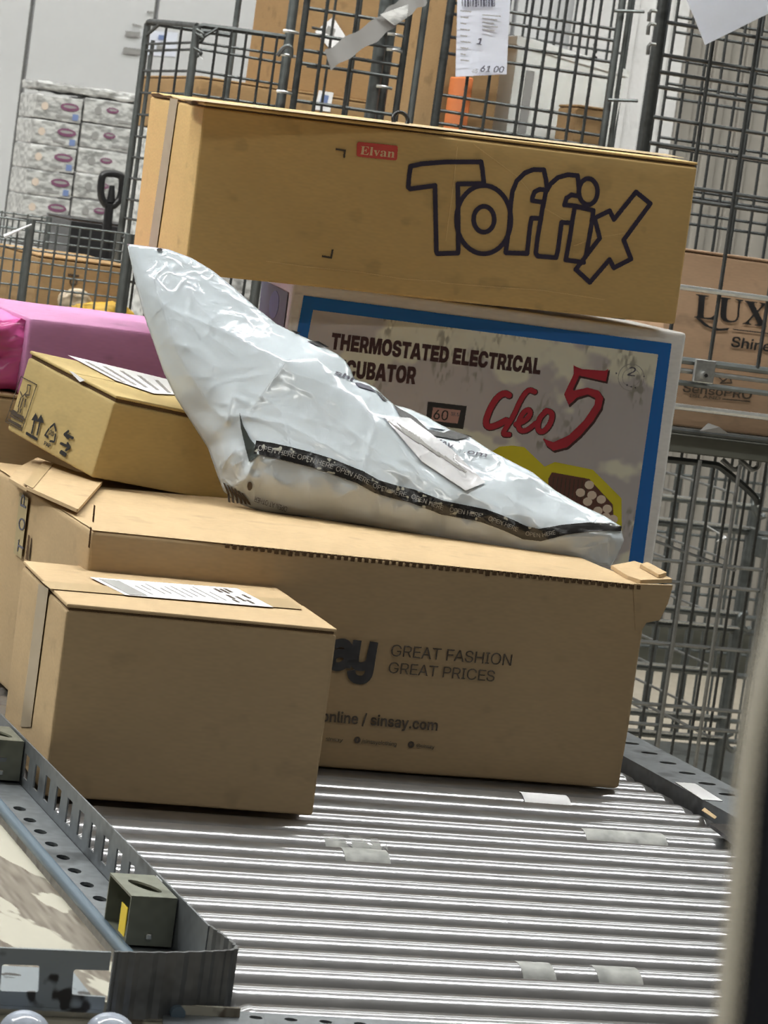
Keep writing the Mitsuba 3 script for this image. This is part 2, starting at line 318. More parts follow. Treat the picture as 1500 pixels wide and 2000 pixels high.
# front bar with oval holes
fb = Polygon([atz(*q, .751)[:2] for q in ((318, 1969), (445, 1974), (760, 1992), (1420, 2032), (1420, 2060), (318, 2000))])
for i in range(9):
    q = atz(432 + i * 68, 1983 + i * 4.2, .751); fb = fb.difference(aff.scale(Point(q[0], q[1]).buffer(1, 10), .0052, .0048))
m = extrude(fb, .003); m.apply_translation((0, 0, .748)); add(cv + '__front_bar', m, 'rail_zinc')
add(cv + '__front_beam', box(.71, 1.60, 2.146, 2.19, .70, .742), 'channel_paint')
for x in (.64, 1.58):
    for y in (2.25, 4.5): add(cv + '__leg', box(x - .02, x + .02, y, y + .04, 0, .70), 'rail_zinc')
add(cv + '__side_beam', box(.66, .69, 2.2, 4.72, .66, .748), 'rail_zinc')
# pale wheels of the next line, at the lower left
t = thing('wheel_line', 'pale translucent wheels of the neighbouring conveyor at the bottom edge', 'conveyor')
for (x, y) in ((42, 2012), (208, 2016)):
    c = atz(x, y, .742); c[1] -= .01
    m = trimesh.creation.icosphere(3, .0195); m.apply_scale((1, 1, .9)); m.apply_translation(c); add(t + '__wheel', m, 'wheel_plastic', True)
add(t + '__frame', box(.30, .70, 2.055, 2.115, .68, .722), 'channel_paint')
for x in (.34, .66): add(t + '__leg', box(x - .015, x + .015, 2.07, 2.10, 0, .68), 'channel_paint')
# scraps of tape on the rollers
def scrap(pts, y, m='label_grey'):
    'a patch of old tape wrapped on the roller whose axis lies at y'
    xs = sorted(p for p in pts); a0, a1 = -.2, 1.1
    W = np.linspace(a0, a1, 9); X = np.linspace(xs[0], xs[-1], 10)
    jag = RNG.uniform(-.12, .12, 10)
    V = [(x, y - math.sin(w) * (RR + .0006), ZR - RR + math.cos(w) * (RR + .0006)) for j, x in enumerate(X) for w in W + jag[j]]
    F = [[j * 9 + i, (j + 1) * 9 + i, (j + 1) * 9 + i + 1] for j in range(9) for i in range(8)] + [[j * 9 + i, (j + 1) * 9 + i + 1, j * 9 + i + 1] for j in range(9) for i in range(8)]
    add(cv + '__tape_scrap', trimesh.Trimesh(V, F, process=False), m, True)
def near_row(x, y): return min(rows, key=lambda r: abs(r - atz(x, y, ZR)[1]))
for (x0, x1, y, m) in ((632, 742, 1633, 'scrap_grey'), (655, 735, 1648, 'scrap_grey'), (1028, 1108, 1556, 'paper'), (1150, 1290, 1628, 'scrap_grey'), (1163, 1243, 1893, 'scrap_grey'), (1000, 1060, 1873, 'scrap_grey'), (1180, 1250, 1590, 'scrap_grey')):
    scrap([atz(x0, y, ZR)[0], atz(x1, y, ZR)[0]], near_row((x0 + x1) / 2, y), m)

# ---------------------------------------------------------------- cartons
def softbox(w, d, h, r=.004, n=14, amp=.0008, seed=0, f=7.0):
    'a box with rounded edges and slightly uneven faces; x centred, y and z from 0'
    def ax(lo, hi): return np.r_[lo, lo + .3 * r, np.linspace(lo + r, hi - r, n), hi - .3 * r, hi]
    A = [ax(-w / 2, w / 2), ax(0, d), ax(0, h)]; V, F, c = [], [], 0
    for k in range(3):
        i, j = (k + 1) % 3, (k + 2) % 3
        for side in (0, 1):
            g, q = np.meshgrid(A[i], A[j], indexing='ij'); P = np.zeros(g.shape + (3,)); P[..., i], P[..., j], P[..., k] = g, q, A[k][-side]
            P[..., k] = A[k][-1 if side else 0]
            a, b = g.shape; I = np.arange(a * b).reshape(a, b) + c
            f1 = np.stack([I[:-1, :-1], I[1:, :-1], I[1:, 1:]], -1).reshape(-1, 3); f2 = np.stack([I[:-1, :-1], I[1:, 1:], I[:-1, 1:]], -1).reshape(-1, 3)
            ff = np.vstack([f1, f2]); F.append(ff if side else ff[:, ::-1]); V.append(P.reshape(-1, 3)); c += a * b
    V, F = np.vstack(V), np.vstack(F)
    lo, hi = np.array([x[0] for x in A]) + r, np.array([x[-1] for x in A]) - r
    q = np.clip(V, lo, hi); e = V - q; L = np.linalg.norm(e, axis=1, keepdims=True)
    V = q + e / np.maximum(L, 1e-9) * r
    m = trimesh.Trimesh(V, F, process=False); m.merge_vertices(digits_vertex=7)
    return disp(m, amp, f, seed)
class Carton:
    'a carton standing in space: yaw, pitch, roll in degrees, middle of the lower front edge, width, depth, height'
    def __init__(s, name, label, cat, p, m, group=None, flap='x', amp=.0008, seed=0, gap=.0016, r=.004, body=True, slit=.0013):
        yaw, pi, ro, x, y, z, s.w, s.d, s.h = p; s.m = m
        s.M = Rotation.from_euler('ZXY', [yaw, pi, ro], degrees=True).as_matrix(); s.O = np.array([x, y, z]); s.key = thing(name, label, cat, group)
        w, d, h = s.w, s.d, s.h
        if body: s.part('body', softbox(w, d, h - (.0042 + slit if flap else 0), r, amp=amp, seed=seed), m, smooth=35)
        if flap:
            s.part('gap_shade', box(-w / 2 + .003, w / 2 - .003, .003, d - .003, h - .012, h - .004), 'edge_gap_dark')  # dark block under the flaps, its colour stands for shade in the slit
            sp = ([(-w / 2, w / 2, 0, d / 2 - gap / 2), (-w / 2, w / 2, d / 2 + gap / 2, d)] if flap == 'x' else [(-w / 2, -gap / 2, 0, d), (gap / 2, w / 2, 0, d)])
            for (a, b, c, e) in sp:
                f = softbox(b - a, e - c, .0042, .0018, n=8, amp=.0007, seed=seed + 3); f.apply_translation(((a + b) / 2, c, h - .0042)); s.part('flap', f, m, smooth=35)
        s.front = Face(s.pt(-w / 2, 0, 0), s.M[:, 0], s.M[:, 2]); s.left = Face(s.pt(-w / 2, d, 0), -s.M[:, 1], s.M[:, 2]); s.top = Face(s.pt(-w / 2, 0, h), s.M[:, 0], s.M[:, 1])
    def pt(s, x, y, z): return s.O + s.M @ np.array([x, y, z])
    def part(s, name, mesh, m, smooth=False, **k): return add(s.key + '__' + name, place(mesh, s.O, *s.M.T), m, smooth, **k)
    def put(s, name, mesh, m, **k): return add(s.key + '__' + name, mesh, m, **k)

# front box on the rollers
b = Carton('cardboard_box', 'plain brown cardboard box on the rollers, in front of the larger printed box', 'box', (-3.1544, -.03, -.35, .8466, 2.9506, .7532, .2804, .2978, .196), 'kraft', seed=1, slit=.0022)
lab = b.put('shipping_label', b.top.poly([(175, 1130), (463, 1152), (534, 1189), (245, 1165)], off=.0014), 'paper', label='white shipping label with barcode')
b.put('shipping_label__barcode', b.top.poly([(192, 1134), (232, 1138), (288, 1167), (252, 1165)], off=.0019), 'label_grey')
for i in range(10):
    u = .22 + i * .055
    q = lambda s_, t_: (175 + 288 * s_ + 70 * t_, 1130 + 22 * s_ + 36 * t_)
    t0, t1 = RNG.uniform(.1, .4), RNG.uniform(.55, .9)
    b.put('shipping_label__text_line', b.top.poly([q(u, t0), q(u + .008, t0), q(u + .008, t1), q(u, t1)], off=.0019), 'label_grey')
for (u, t0, t1) in ((.80, .15, .35), (.84, .15, .38), (.88, .1, .3), (.80, .5, .7), (.85, .55, .8), (.78, .75, .9), (.88, .72, .92), (.93, .4, .6)):
    b.put('shipping_label__print', b.top.poly([q(u, t0), q(u + .02, t0), q(u + .02, t1), q(u, t1)], off=.0019), 'ink_brown')
b.put('tape_strip', b.left.poly([(78, 1140), (97, 1150), (62, 1420), (42, 1420)], off=.001), 'grey_tape', label='greyish packing tape down the end face')
b.put('tape_strip', b.top.poly([(80, 1137), (98, 1152), (590, 1192), (562, 1172)], off=.0009), 'clear_tape')

# large printed box
SP = (-.1058, 0, 0, 1.1149, 3.2186, .7525, .6617, .62, .240)
s = Carton('cardboard_box', 'large worn brown cardboard box printed GREAT FASHION, under the white mailer bag', 'box', SP, 'kraft_worn', flap=None, amp=.0022, seed=5, r=.006)
F1, L1, T1 = s.front, s.left, s.top
o = .0034
s.put('printed_text', F1.text('GREAT FASHION', (761, 1280), (996, 1299), (764, 1258), wght=380, off=o), 'ink_brown')
s.put('printed_text', F1.text('GREAT PRICES', (756, 1313), (963, 1330), (759, 1292), wght=380, off=o), 'ink_brown')
LG = lambda *q: [(620 + x / 3.75, 1200 + y / 3.75) for x, y in q]
def logo(pts, w=.0050): return LineString([tuple(q) for q in arc(F1.uvs(LG(*pts)), 3)]).buffer(w, cap_style=2)
s.put('printed_logo', F1.lay(unary_union([logo([(286, 185), (262, 330), (272, 372), (320, 382), (372, 360), (385, 300), (408, 198)]), logo([(408, 198), (386, 320), (372, 430), (340, 474), (285, 478), (244, 450), (240, 405)])]), o), 'ink_black', label='bold black brand lettering')
s.put('printed_logo', F1.lay(unary_union([logo([(205, 390), (218, 290), (222, 225), (180, 200), (120, 215), (90, 230)]), logo([(215, 290), (140, 275), (95, 310), (100, 370), (150, 385), (208, 350)])]), o), 'ink_black', label='bold black brand lettering')
s.put('printed_logo', F1.text('sins', (474, 1283), (630, 1297), (482, 1208), wght=850, off=o), 'ink_black', label='bold black brand lettering')
s.put('printed_text', F1.text('shop online / sinsay.com', (560, 1402), (852, 1426), (562, 1380), wght=640, off=o), 'ink_brown')
s.put('printed_text', F1.text('sinsay', (634, 1445), (667, 1448), (635, 1438), wght=500, off=o), 'ink_brown')
s.put('printed_text', F1.text('/sinsayclothing', (704, 1450), (772, 1456), (705, 1442), wght=500, off=o), 'ink_brown')
s.put('printed_text', F1.text('@sinsay', (811, 1458), (846, 1461), (812, 1451), wght=500, off=o), 'ink_brown')
for (x, y, ch) in ((696, 1444, 'f'), (801, 1453, 'o')):
    c = F1.uv(x, y); disc = Point(*c).buffer(.0037); gl = glyphs(ch, 'Inter', 800); gl = aff.scale(gl, .0034, .0034, origin=(0, 0)); bb = gl.bounds
    s.put('printed_icon', F1.lay(disc.difference(aff.translate(gl, c[0] - (bb[0] + bb[2]) / 2, c[1] - (bb[1] + bb[3]) / 2)), o), 'ink_brown')
u0, u1 = F1.uv(445, 1060), F1.uv(1248, 1136)
dots = []
for i in range(62):
    c = u0 + (u1 - u0) * i / 61; dots.append(sbox(c[0] - .0022, s.h - .0050 + RNG.normal(0, .0005), c[0] + .0022, s.h - .0002))
s.put('perforation', F1.lay(unary_union(dots), -.0030, .0048), 'edge_gap_dark', kind='stuff')
# top sheet, a little bulged, lifted at the back left
nx, ny = 40, 26; V = []
for i in range(nx):
    for j in range(ny):
        u, v = i / (nx - 1), j / (ny - 1)
        z = s.h + .001 + .0025 * math.sin(math.pi * min(1, v * 1.3)) * math.sin(math.pi * u) + .0035 * (meshkit.fbm(np.array([[u * 6, v * 5, 0]]), 3, 9)[0] - .5)
        V.append((-s.w / 2 + .002 + u * (s.w - .004), .001 + v * (s.d - .003), z if 0 < v else s.h + .0002))
I = np.arange(nx * ny).reshape(nx, ny)
F = np.vstack([np.stack([I[:-1, :-1], I[1:, :-1], I[1:, 1:]], -1).reshape(-1, 3), np.stack([I[:-1, :-1], I[1:, 1:], I[:-1, 1:]], -1).reshape(-1, 3)])
s.part('top_sheet', trimesh.Trimesh(V, F, process=False), 'kraft', smooth=True)
def sheet(face, pts, off, th, m, name, **k): return s.put(name, face.lay(Polygon(face.uvs(pts)).buffer(-.001).buffer(.001), off, th), m, **k)
sheet(T1, [(100, 918), (198, 956), (150, 1012), (50, 967)], .006, .004, 'kraft', 'flap')
sheet(T1, [(72, 905), (102, 917), (52, 968), (16, 947), (34, 925)], .004, .004, 'kraft_worn', 'flap')
sheet(T1, [(84, 917), (103, 922), (62, 972), (44, 962)], .0105, .0006, 'clear_tape', 'tape_strip')
s.put('tape_strip', L1.poly([(44, 962), (61, 973), (47, 1092), (32, 1080)], off=.0032), 'tape_yellow', label='yellowed tape with grey capital letters')
for ch, (x, y) in (('T', (37, 1079)), ('O', (39, 1035)), ('P', (43, 990))):
    s.put('tape_strip__lettering', L1.text(ch, (x + 14, y + 4), (x + 17, y - 19), (x + 3, y - 2), wght=420, off=.004), 'ink_steel')
sheet(F1, [(1236, 1140), (1314, 1143), (1304, 1178), (1288, 1211), (1262, 1216), (1250, 1236), (1240, 1230)], -.004, .005, 'kraft_worn', 'torn_corner')
sheet(T1, [(1192, 1113), (1238, 1104), (1262, 1112), (1312, 1140), (1250, 1142), (1225, 1134)], .001, .0045, 'kraft', 'torn_corner')
sheet(T1, [(1248, 1118), (1262, 1113), (1300, 1134), (1285, 1139)], .006, .004, 'kraft', 'torn_corner')
for pts in (((182, 985), (185, 987), (182, 1020), (179, 1018)), ((175, 1028), (178, 1030), (174, 1070), (171, 1068))):
    s.put('tear', F1.poly(list(pts), off=.003), 'edge_gap_dark')
s.put('tear', L1.poly([(61, 1045), (64, 1047), (60, 1095), (55, 1092)], off=.0032), 'edge_gap_dark')

# olive-tan box with handling marks
f = Carton('cardboard_box', 'small tan cardboard box with black handling marks, beside the white bag', 'box', (19.3834, 8.0491, 5.9908, .9829, 3.6775, .9951, .225, .2128, .106), 'kraft_olive', seed=11, gap=.004, slit=.0042)
L2, T2 = f.left, f.top; o = .0022
def stroke(face, pts, w, off=o, closed=False):
    u = face.uvs(pts); return face.lay((LineString(u + u[:1]) if closed else LineString(u)).buffer(w, join_style=1), off)
C1 = lambda *q: [(x * .2933, 560 + y * .2933) for x, y in q]
fr = Polygon(L2.uvs(C1((150, 600), (255, 655), (155, 960), (48, 900)))).buffer(.004).buffer(-.004)
f.put('printed_frame', L2.lay(fr.buffer(.0006).difference(fr.buffer(-.0006)), o), 'ink_brown')
f.put('printed_mark', stroke(L2, C1((145, 700), (160, 735), (190, 700), (195, 655), (215, 660), (205, 725), (175, 720), (185, 735)), .0008), 'ink_brown')
for pts in (((150, 740), (132, 800)), ((165, 745), (148, 805)), ((182, 752), (175, 800)), ((135, 812), (130, 835)), ((150, 818), (145, 838)), ((80, 830), (165, 870)), ((85, 845), (170, 885)), ((78, 860), (160, 900)), ((95, 825), (120, 840)), ((65, 885), (150, 930)), ((70, 895), (148, 940))):
    f.put('printed_mark', stroke(L2, C1(*pts), .0011), 'ink_brown')
arrow = lambda x, y: [f.put('printed_mark', stroke(L2, C1((x, y), (x + 22, y - 100)), .0016), 'ink_black'), f.put('printed_mark', L2.poly(C1((x - 2, y - 85), (x + 26, y - 132), (x + 44, y - 75)), off=o), 'ink_black')]
arrow(222, 975); arrow(258, 985); f.put('printed_mark', stroke(L2, C1((188, 978), (255, 1018)), .0018), 'ink_black')
for pts in (((345, 940), (372, 915), (382, 960)), ((380, 985), (372, 1035), (345, 1030)), ((330, 1005), (310, 990), (335, 950))):
    f.put('printed_mark', stroke(L2, C1(*pts), .0013), 'ink_black')
f.put('printed_mark', L2.text('20', tuple(C1((338, 985))[0]), tuple(C1((365, 1000))[0]), tuple(C1((345, 955))[0]), wght=600, off=o), 'ink_black')
f.put('printed_mark', L2.text('PAP', tuple(C1((302, 1055))[0]), tuple(C1((345, 1075))[0]), tuple(C1((308, 1030))[0]), wght=600, off=o), 'ink_black')
for pts in (((495, 1010), (445, 985)), ((465, 965), (440, 985), (465, 1010)), ((415, 1045), (470, 1070)), ((460, 1045), (475, 1072), (450, 1090)), ((412, 1105), (445, 1125)), ((418, 1098), (448, 1118))):
    f.put('printed_mark', stroke(L2, C1(*pts), .0017), 'ink_black')
f.put('shipping_label', T2.poly([(132, 696), (335, 745), (345, 773), (300, 771), (225, 745)], off=.0014), 'paper', label='white shipping label')
for i in range(5):
    f.put('shipping_label__text_line', T2.poly([(165 + i * 34, 709 + i * 9), (172 + i * 34, 710 + i * 9), (245 + i * 22, 750 + i * 5), (238 + i * 22, 749 + i * 5)], off=.0019), 'label_grey')
f.put('torn_paper', f.left.poly([(139, 725), (146, 727), (170, 744), (160, 747)], off=.003), 'paper')

# incubator carton
c = Carton('incubator_carton', 'white printed incubator carton with a blue frame, standing behind the white bag', 'box', (-8.2704, 0, 0, 1.4617, 3.9, .7575, .5493, .2933, .5105), 'card_white', flap=None, seed=21, amp=.0006, r=.005)
FC, o = c.front, .0014
inner = [(611, 605), (1285, 692), (1223, 1125), (530, 1040)]; outer = [(593, 577), (1311, 671), (1249, 1150), (505, 1060)]
pi_, po = Polygon(FC.uvs(inner)), Polygon(FC.uvs(outer))
c.put('printed_frame', FC.lay(po.difference(pi_), o), 'ink_blue', label='blue printed frame')
c.put('printed_panel', FC.lay(pi_, o), 'card_graphic', label='grey mottled picture panel'); o2 = .0022
c.put('printed_text', FC.text('THERMOSTATED ELECTRICAL', (645, 681), (1054, 731), (649, 650), wght=900, bold=.012, off=o2), 'ink_maroon')
c.put('printed_text', FC.text('INCUBATOR', (640, 733), (810, 750), (644, 700), wght=900, bold=.012, off=o2), 'ink_maroon')
A6 = lambda *q: [(1000 + x / 3, 400 + y / 3) for x, y in q]; A5 = lambda *q: [(500 + x / 3, 400 + y / 3) for x, y in q]
def brush(pts, w, off=.0024):
    return FC.lay(LineString([tuple(p) for p in arc([FC.uv(*p) for p in pts], 2)]).buffer(w), off)
for nm, pts, w in (('C', A5((1480, 1115), (1455, 1100), (1410, 1125), (1365, 1200), (1340, 1275), (1360, 1305), (1410, 1290), (1462, 1262)), .0042), ('l', A6((130, 1095), (95, 1078), (50, 1135), (5, 1240), (-45, 1315), (-55, 1345), (-20, 1345)), .0034),
               ('e', A6((20, 1285), (75, 1265), (108, 1225), (98, 1195), (60, 1215), (30, 1285), (45, 1325), (85, 1322), (135, 1280)), .0034), ('o', A6((200, 1205), (155, 1250), (145, 1315), (175, 1335), (220, 1290), (238, 1225), (210, 1205), (190, 1212)), .0036)):
    c.put('printed_letter', FC.lay(LineString([tuple(p) for p in arc([FC.uv(x + .8, y + .8) for x, y in pts], 2)]).buffer(w + .0010), .0020), 'ink_maroon'); c.put('printed_letter', brush(pts, w), 'ink_red')
five = A6((358, 938), (372, 948), (410, 962), (540, 972), (562, 962), (548, 1035), (392, 1000), (350, 1090), (440, 1070), (505, 1088), (532, 1130), (520, 1190), (470, 1270), (400, 1350), (320, 1420), (240, 1440), (200, 1410), (178, 1365), (205, 1378), (240, 1390), (330, 1350), (420, 1262), (482, 1170), (485, 1132), (440, 1110), (380, 1128), (330, 1172), (303, 1110), (360, 990))
g5 = Polygon(FC.uvs(five)).buffer(.0015).buffer(-.0015)
c.put('printed_letter', FC.lay(aff.translate(g5, .002, -.002).buffer(.0008), .0020), 'ink_maroon'); c.put('printed_letter', FC.lay(g5, .0024), 'ink_red')
cc = FC.uv(1232, 737); ringp = Point(*cc).buffer(.0185).difference(Point(*cc).buffer(.0178)).union(Point(*cc).buffer(.0125).difference(Point(*cc).buffer(.0120)))
c.put('printed_seal', FC.lay(ringp, o2), 'label_grey'); c.put('printed_seal', FC.text('2', (1224, 733), (1239, 735), (1228, 716), 'NotoSansMath', off=o2), 'ink_steel')
for x, y in ((1203, 729), (1257, 735), (1224, 752), (1232, 755), (1240, 757)): c.put('printed_seal', FC.lay(Point(*FC.uv(x, y)).buffer(.0011), o2), 'ink_steel')
dsp = c.put('printed_display', FC.poly([(835, 784), (911, 793), (904, 838), (831, 828)], off=o2), 'ink_black', label='picture of a small digital display')
c.put('printed_display__screen', FC.poly([(845, 795), (899, 801), (893, 827), (841, 821)], off=.0026), 'lcd_pink')
c.put('printed_display__digits', FC.text('60', (845, 818), (873, 821), (848, 799), wght=500, off=.0030), 'ink_black'); c.put('printed_display__digits', FC.text('38.5', (879, 811), (895, 813), (880, 804), wght=500, off=.0030), 'ink_steel')
yel = Polygon(FC.uvs([(955, 885), (975, 872), (1000, 870), (1023, 873), (1063, 911), (1083, 902), (1157, 917), (1213, 973), (1214, 1060), (1040, 1060), (1030, 960), (940, 910)]))
win = Polygon(FC.uvs([(1077, 922), (1150, 935), (1196, 985), (1200, 1050), (1072, 1050), (1070, 935)]))
c.put('printed_window', FC.lay(yel.difference(win), o2), 'ink_yellow', label='yellow printed outline around a picture of eggs'); c.put('printed_window__mesh', FC.lay(win, o2), 'mesh_brown')
for i in range(9): c.put('printed_window__bar', FC.poly([(1080 + i * 8, 930 + i), (1082 + i * 8, 930 + i), (1078 + i * 8, 962 + i * 2), (1076 + i * 8, 962 + i * 2)], off=.0026), 'ink_brown')
for (x, y) in ((450, 290), (398, 335), (465, 350), (520, 375), (440, 388), (555, 430), (500, 442), (548, 478), (470, 470), (590, 490)):
    e = FC.uv(1000 + x / 3, 850 + y / 3); c.put('printed_egg', FC.lay(aff.scale(Point(*e).buffer(.0065, 8), 1, .9), .0028), 'egg')
LC = c.left
c.put('printed_square', LC.poly([(514, 545), (565, 572), (556, 640), (505, 640)], off=.0014), 'ink_steel', label='dark square with a blue globe'); c.put('printed_square__globe', LC.lay(aff.scale(Point(*LC.uv(538, 595)).buffer(1), .045, .019), .0020), 'ink_globe')

# caramel box on top
t = Carton('cardboard_box', 'long amber cardboard box with a navy outlined logo, lying on top of the pile', 'box', (-1.6491, 2.1905, -1.3808, 1.3572, 3.8366, 1.2705, .6853, .3299, .2202), 'kraft_amber', seed=31, gap=.003, amp=.0010, slit=.002)
FT, o = t.front, .0019
TA = lambda *q: [(640 + x * .24, 280 + y * .24) for x, y in q]; TB = lambda *q: [(940 + x * .24, 280 + y * .24) for x, y in q]
LW = .0031
def outline(pts, closed=False, rnd=0):
    u = FT.uvs(pts)
    if rnd: u = [tuple(q) for q in arc(u, rnd)]
    return (LineString(list(u) + [u[0]]) if closed else LineString(u)).buffer(LW, join_style=1)
def ell(c0, rx, ry, conv): return outline(conv(*[(c0[0] + rx * math.cos(w), c0[1] + ry * math.sin(w)) for w in np.linspace(0, 2 * math.pi, 40)]))
lines = [outline(TA((672, 186), (760, 166), (950, 151), (1245, 150), (1256, 215), (1268, 328), (1215, 327), (1055, 330), (1058, 500), (1060, 870), (1056, 892), (890, 897), (881, 880), (870, 343), (668, 370), (652, 355), (660, 260)), True),
         ell((1266, 620), 222, 278, TA), ell((1268, 617), 84, 105, TA),
         outline(TB((195, 885), (222, 690), (236, 500), (250, 390), (285, 305), (350, 240), (420, 213), (505, 215), (522, 290), (532, 365))), outline(TB((520, 378), (470, 374), (430, 395), (412, 440), (412, 465), (500, 480))),
         outline(TB((475, 610), (405, 608), (392, 680), (370, 895), (200, 890))), outline(TB((502, 470), (480, 620), (455, 760), (440, 890), (455, 917), (605, 930), (620, 870), (650, 642), (735, 648))),
         outline(TB((498, 520), (520, 400), (560, 330), (620, 277), (700, 254), (780, 262), (785, 300), (792, 380))), outline(TB((790, 430), (730, 418), (690, 445), (673, 500), (760, 508), (830, 525))),
         ell((866, 392), 76, 106, TB), outline(TB((758, 515), (735, 640), (715, 780), (683, 948), (830, 968))), outline(TB((760, 512), (908, 545), (895, 650), (850, 905))),
         outline(TB((918, 608), (1040, 548), (1076, 618), (1255, 395), (1372, 490), (1155, 785), (1215, 940), (1075, 1012), (1040, 945), (880, 1130), (765, 1025), (960, 770)), True)]
for l in lines: t.put('printed_letter', FT.lay(l, o), 'ink_navy')
el = Polygon(FT.uvs([(697, 277), (776, 285), (774, 313), (696, 305)])).buffer(-.003).buffer(.0033)
t.put('printed_badge', FT.lay(el, o), 'ink_red_soft', label='small red badge with cream lettering')
t.put('printed_badge__lettering', FT.text('\U0001D404\U0001D425\U0001D42F\U0001D41A\U0001D427', (702, 301), (769, 308), (704, 284), 'NotoSansMath', off=.0025), 'ink_cream')
for pts in (((655, 291), (673, 294), (671, 308)), ((628, 500), (646, 503), (649, 487))): t.put('printed_mark', FT.lay(LineString(FT.uvs(pts)).buffer(.0012, join_style=2, cap_style=2), o), 'ink_brown')
t.put('tape_strip', t.left.poly([(335, 192), (350, 194), (308, 486), (293, 480)], off=.0016), 'grey_tape', label='wrinkled packing tape down the end face')
t.put('tape_strip', t.top.poly([(335, 190), (352, 196), (1340, 312), (1300, 303)], off=.0016), 'clear_tape')
for pts in (((520, 510), (600, 521), (700, 531), (790, 545), (860, 549)), ((860, 552), (960, 560), (1060, 567), (1180, 585)), ((870, 470), (885, 360), (893, 285)), ((925, 282), (1010, 345), (1060, 405), (1120, 440)), ((1120, 480), (1160, 465), (1220, 455))):
    t.put('crease', FT.lay(LineString(FT.uvs(pts)).buffer(.0006), .0016, .0002), 'kraft_pale')
t.put('torn_edge', t.left.poly([(297, 183), (312, 182), (322, 187), (337, 187), (339, 191), (318, 191), (300, 188)], off=.0016), 'edge_gap_dark'); t.put('torn_edge', t.left.poly([(362, 196), (385, 198), (391, 203), (372, 203)], off=.0016), 'edge_gap_dark')

# pink wrapped box and the brown box under it
u = Carton('cardboard_box', 'plain brown cardboard box under the pink wrapped box', 'box', (0, 0, 0, .955, 4.0, .7515, .40, .42, .318), 'kraft_worn', seed=41)
pk = thing('wrapped_box', 'box wrapped in bright pink plastic film, behind the small tan box', 'box')
m = softbox(.34, .44, .104, .006, amp=.002, seed=43, f=14); m.apply_translation((1.022, 3.99, 1.0705)); add(pk + '__body', m, 'pink_side', 35)
# gathered film at the left end
V, F = [], []; n, k = 48, 16
for i in range(k):
    a = i / (k - 1)
    for j in range(n):
        w = j / n * 2 * math.pi; c_, s_ = math.cos(w), math.sin(w); sq = max(abs(c_), abs(s_)); y, z = .205 * c_ / sq ** .75, .050 * s_ / sq ** .75
        fold = .1 + 1.1 * meshkit.fbm(np.array([[a * 5, 4 * math.cos(w), 4 * math.sin(w)]]), 3, 3)[0]
        gr = 1 + .34 * a * math.sin(3 * w + 1) * fold - .10 * a + .5 * a * (meshkit.fbm(np.array([[a * 7, 7 * math.cos(w), 7 * math.sin(w)]]), 2, 13)[0] - .5)
        V.append((.868 - .145 * a + .02 * (fold - .5), 4.21 + y * gr - .03 * a, 1.1225 + z * gr + .012 * a * (fold - .6) * 6 - .012 * a))
for i in range(k - 1):
    for j in range(n):
        q = (j + 1) % n; F += [[i * n + j, (i + 1) * n + j, (i + 1) * n + q], [i * n + j, (i + 1) * n + q, i * n + q]]
V.append((.74, 4.2, 1.12)); F += [[(k - 1) * n + j, len(V) - 1, (k - 1) * n + (j + 1) % n] for j in range(n)]
V.append((.868, 4.21, 1.1225)); F += [[j, (j + 1) % n, len(V) - 1] for j in range(n)]
add(pk + '__film_end', trimesh.Trimesh(V, F, process=False), 'pink_film', True, label='crumpled glossy pink film end')

# ---------------------------------------------------------------- white mailer bag
bag = thing('mailer_bag', 'crumpled white plastic mailer bag with a black tear strip, on the large printed box', 'mailing bag')
BP = [at(430, 945, 3.60), at(1190, 1105, 3.42), at(250, 477, 3.74)]
BN = np.cross(BP[1] - BP[0], BP[2] - BP[0]); BN /= np.linalg.norm(BN); BN = BN if BN[1] < 0 else -BN
BD = np.array([-.29, -.945, .15]); BD /= np.linalg.norm(BD)   # the way the filling bulges
OUT = np.array([(248, 476), (290, 481), (330, 487), (375, 504), (415, 528), (455, 560), (500, 600), (540, 632), (580, 652), (608, 664), (633, 677), (660, 692), (674, 704), (685, 720), (692, 740), (713, 746), (734, 757), (753, 776), (770, 790), (802, 799), (835, 814), (870, 835),
                (918, 853), (960, 881), (1040, 922), (1085, 958), (1130, 984), (1180, 1007), (1212, 1027), (1219, 1055), (1206, 1085), (1193, 1106), (1150, 1099), (1100, 1089), (1005, 1090), (900, 1067), (800, 1046), (700, 1026),
                (600, 1010), (520, 1003), (470, 985), (437, 960), (425, 930), (406, 875), (372, 822), (345, 780), (320, 728), (300, 670), (281, 615), (265, 555), (253, 500)], float)
H = [(262, 500, .007), (281, 542, .016), (311, 602, .031), (350, 670, .044), (395, 750, .054), (436, 798, .060), (466, 826, .058), (350, 545, .020), (420, 620, .036), (480, 680, .048), (558, 712, .060), (500, 790, .062), (560, 800, .060), (640, 770, .056), (600, 860, .070), (620, 700, .042),
     (700, 880, .066), (800, 930, .060), (900, 960, .056), (1000, 1000, .050), (1100, 1032, .034), (660, 745, .040), (700, 790, .046), (745, 830, .046), (860, 880, .038), (1000, 940, .030), (505, 880, .073), (560, 890, .078), (640, 912, .078), (740, 955, .074), (860, 992, .066),
     (985, 1026, .054), (1100, 1034, .038), (1195, 1030, .018), (520, 950, .068), (620, 972, .062), (760, 1008, .050), (900, 1040, .038), (1060, 1066, .028), (440, 900, .044), (478, 945, .052), (450, 860, .058), (420, 850, .046), (600, 1000, .036), (700, 1016, .034), (800, 1036, .031), (900, 1056, .027), (540, 992, .034)]
dens = lambda P, st: np.vstack([a + (b - a) * np.linspace(0, 1, max(2, int(np.linalg.norm(b - a) / st) + 1))[:-1, None] for a, b in zip(P, np.roll(P, -1, 0))])
OUTD = dens(OUT, 5.0); OUTP = Polygon(OUT)
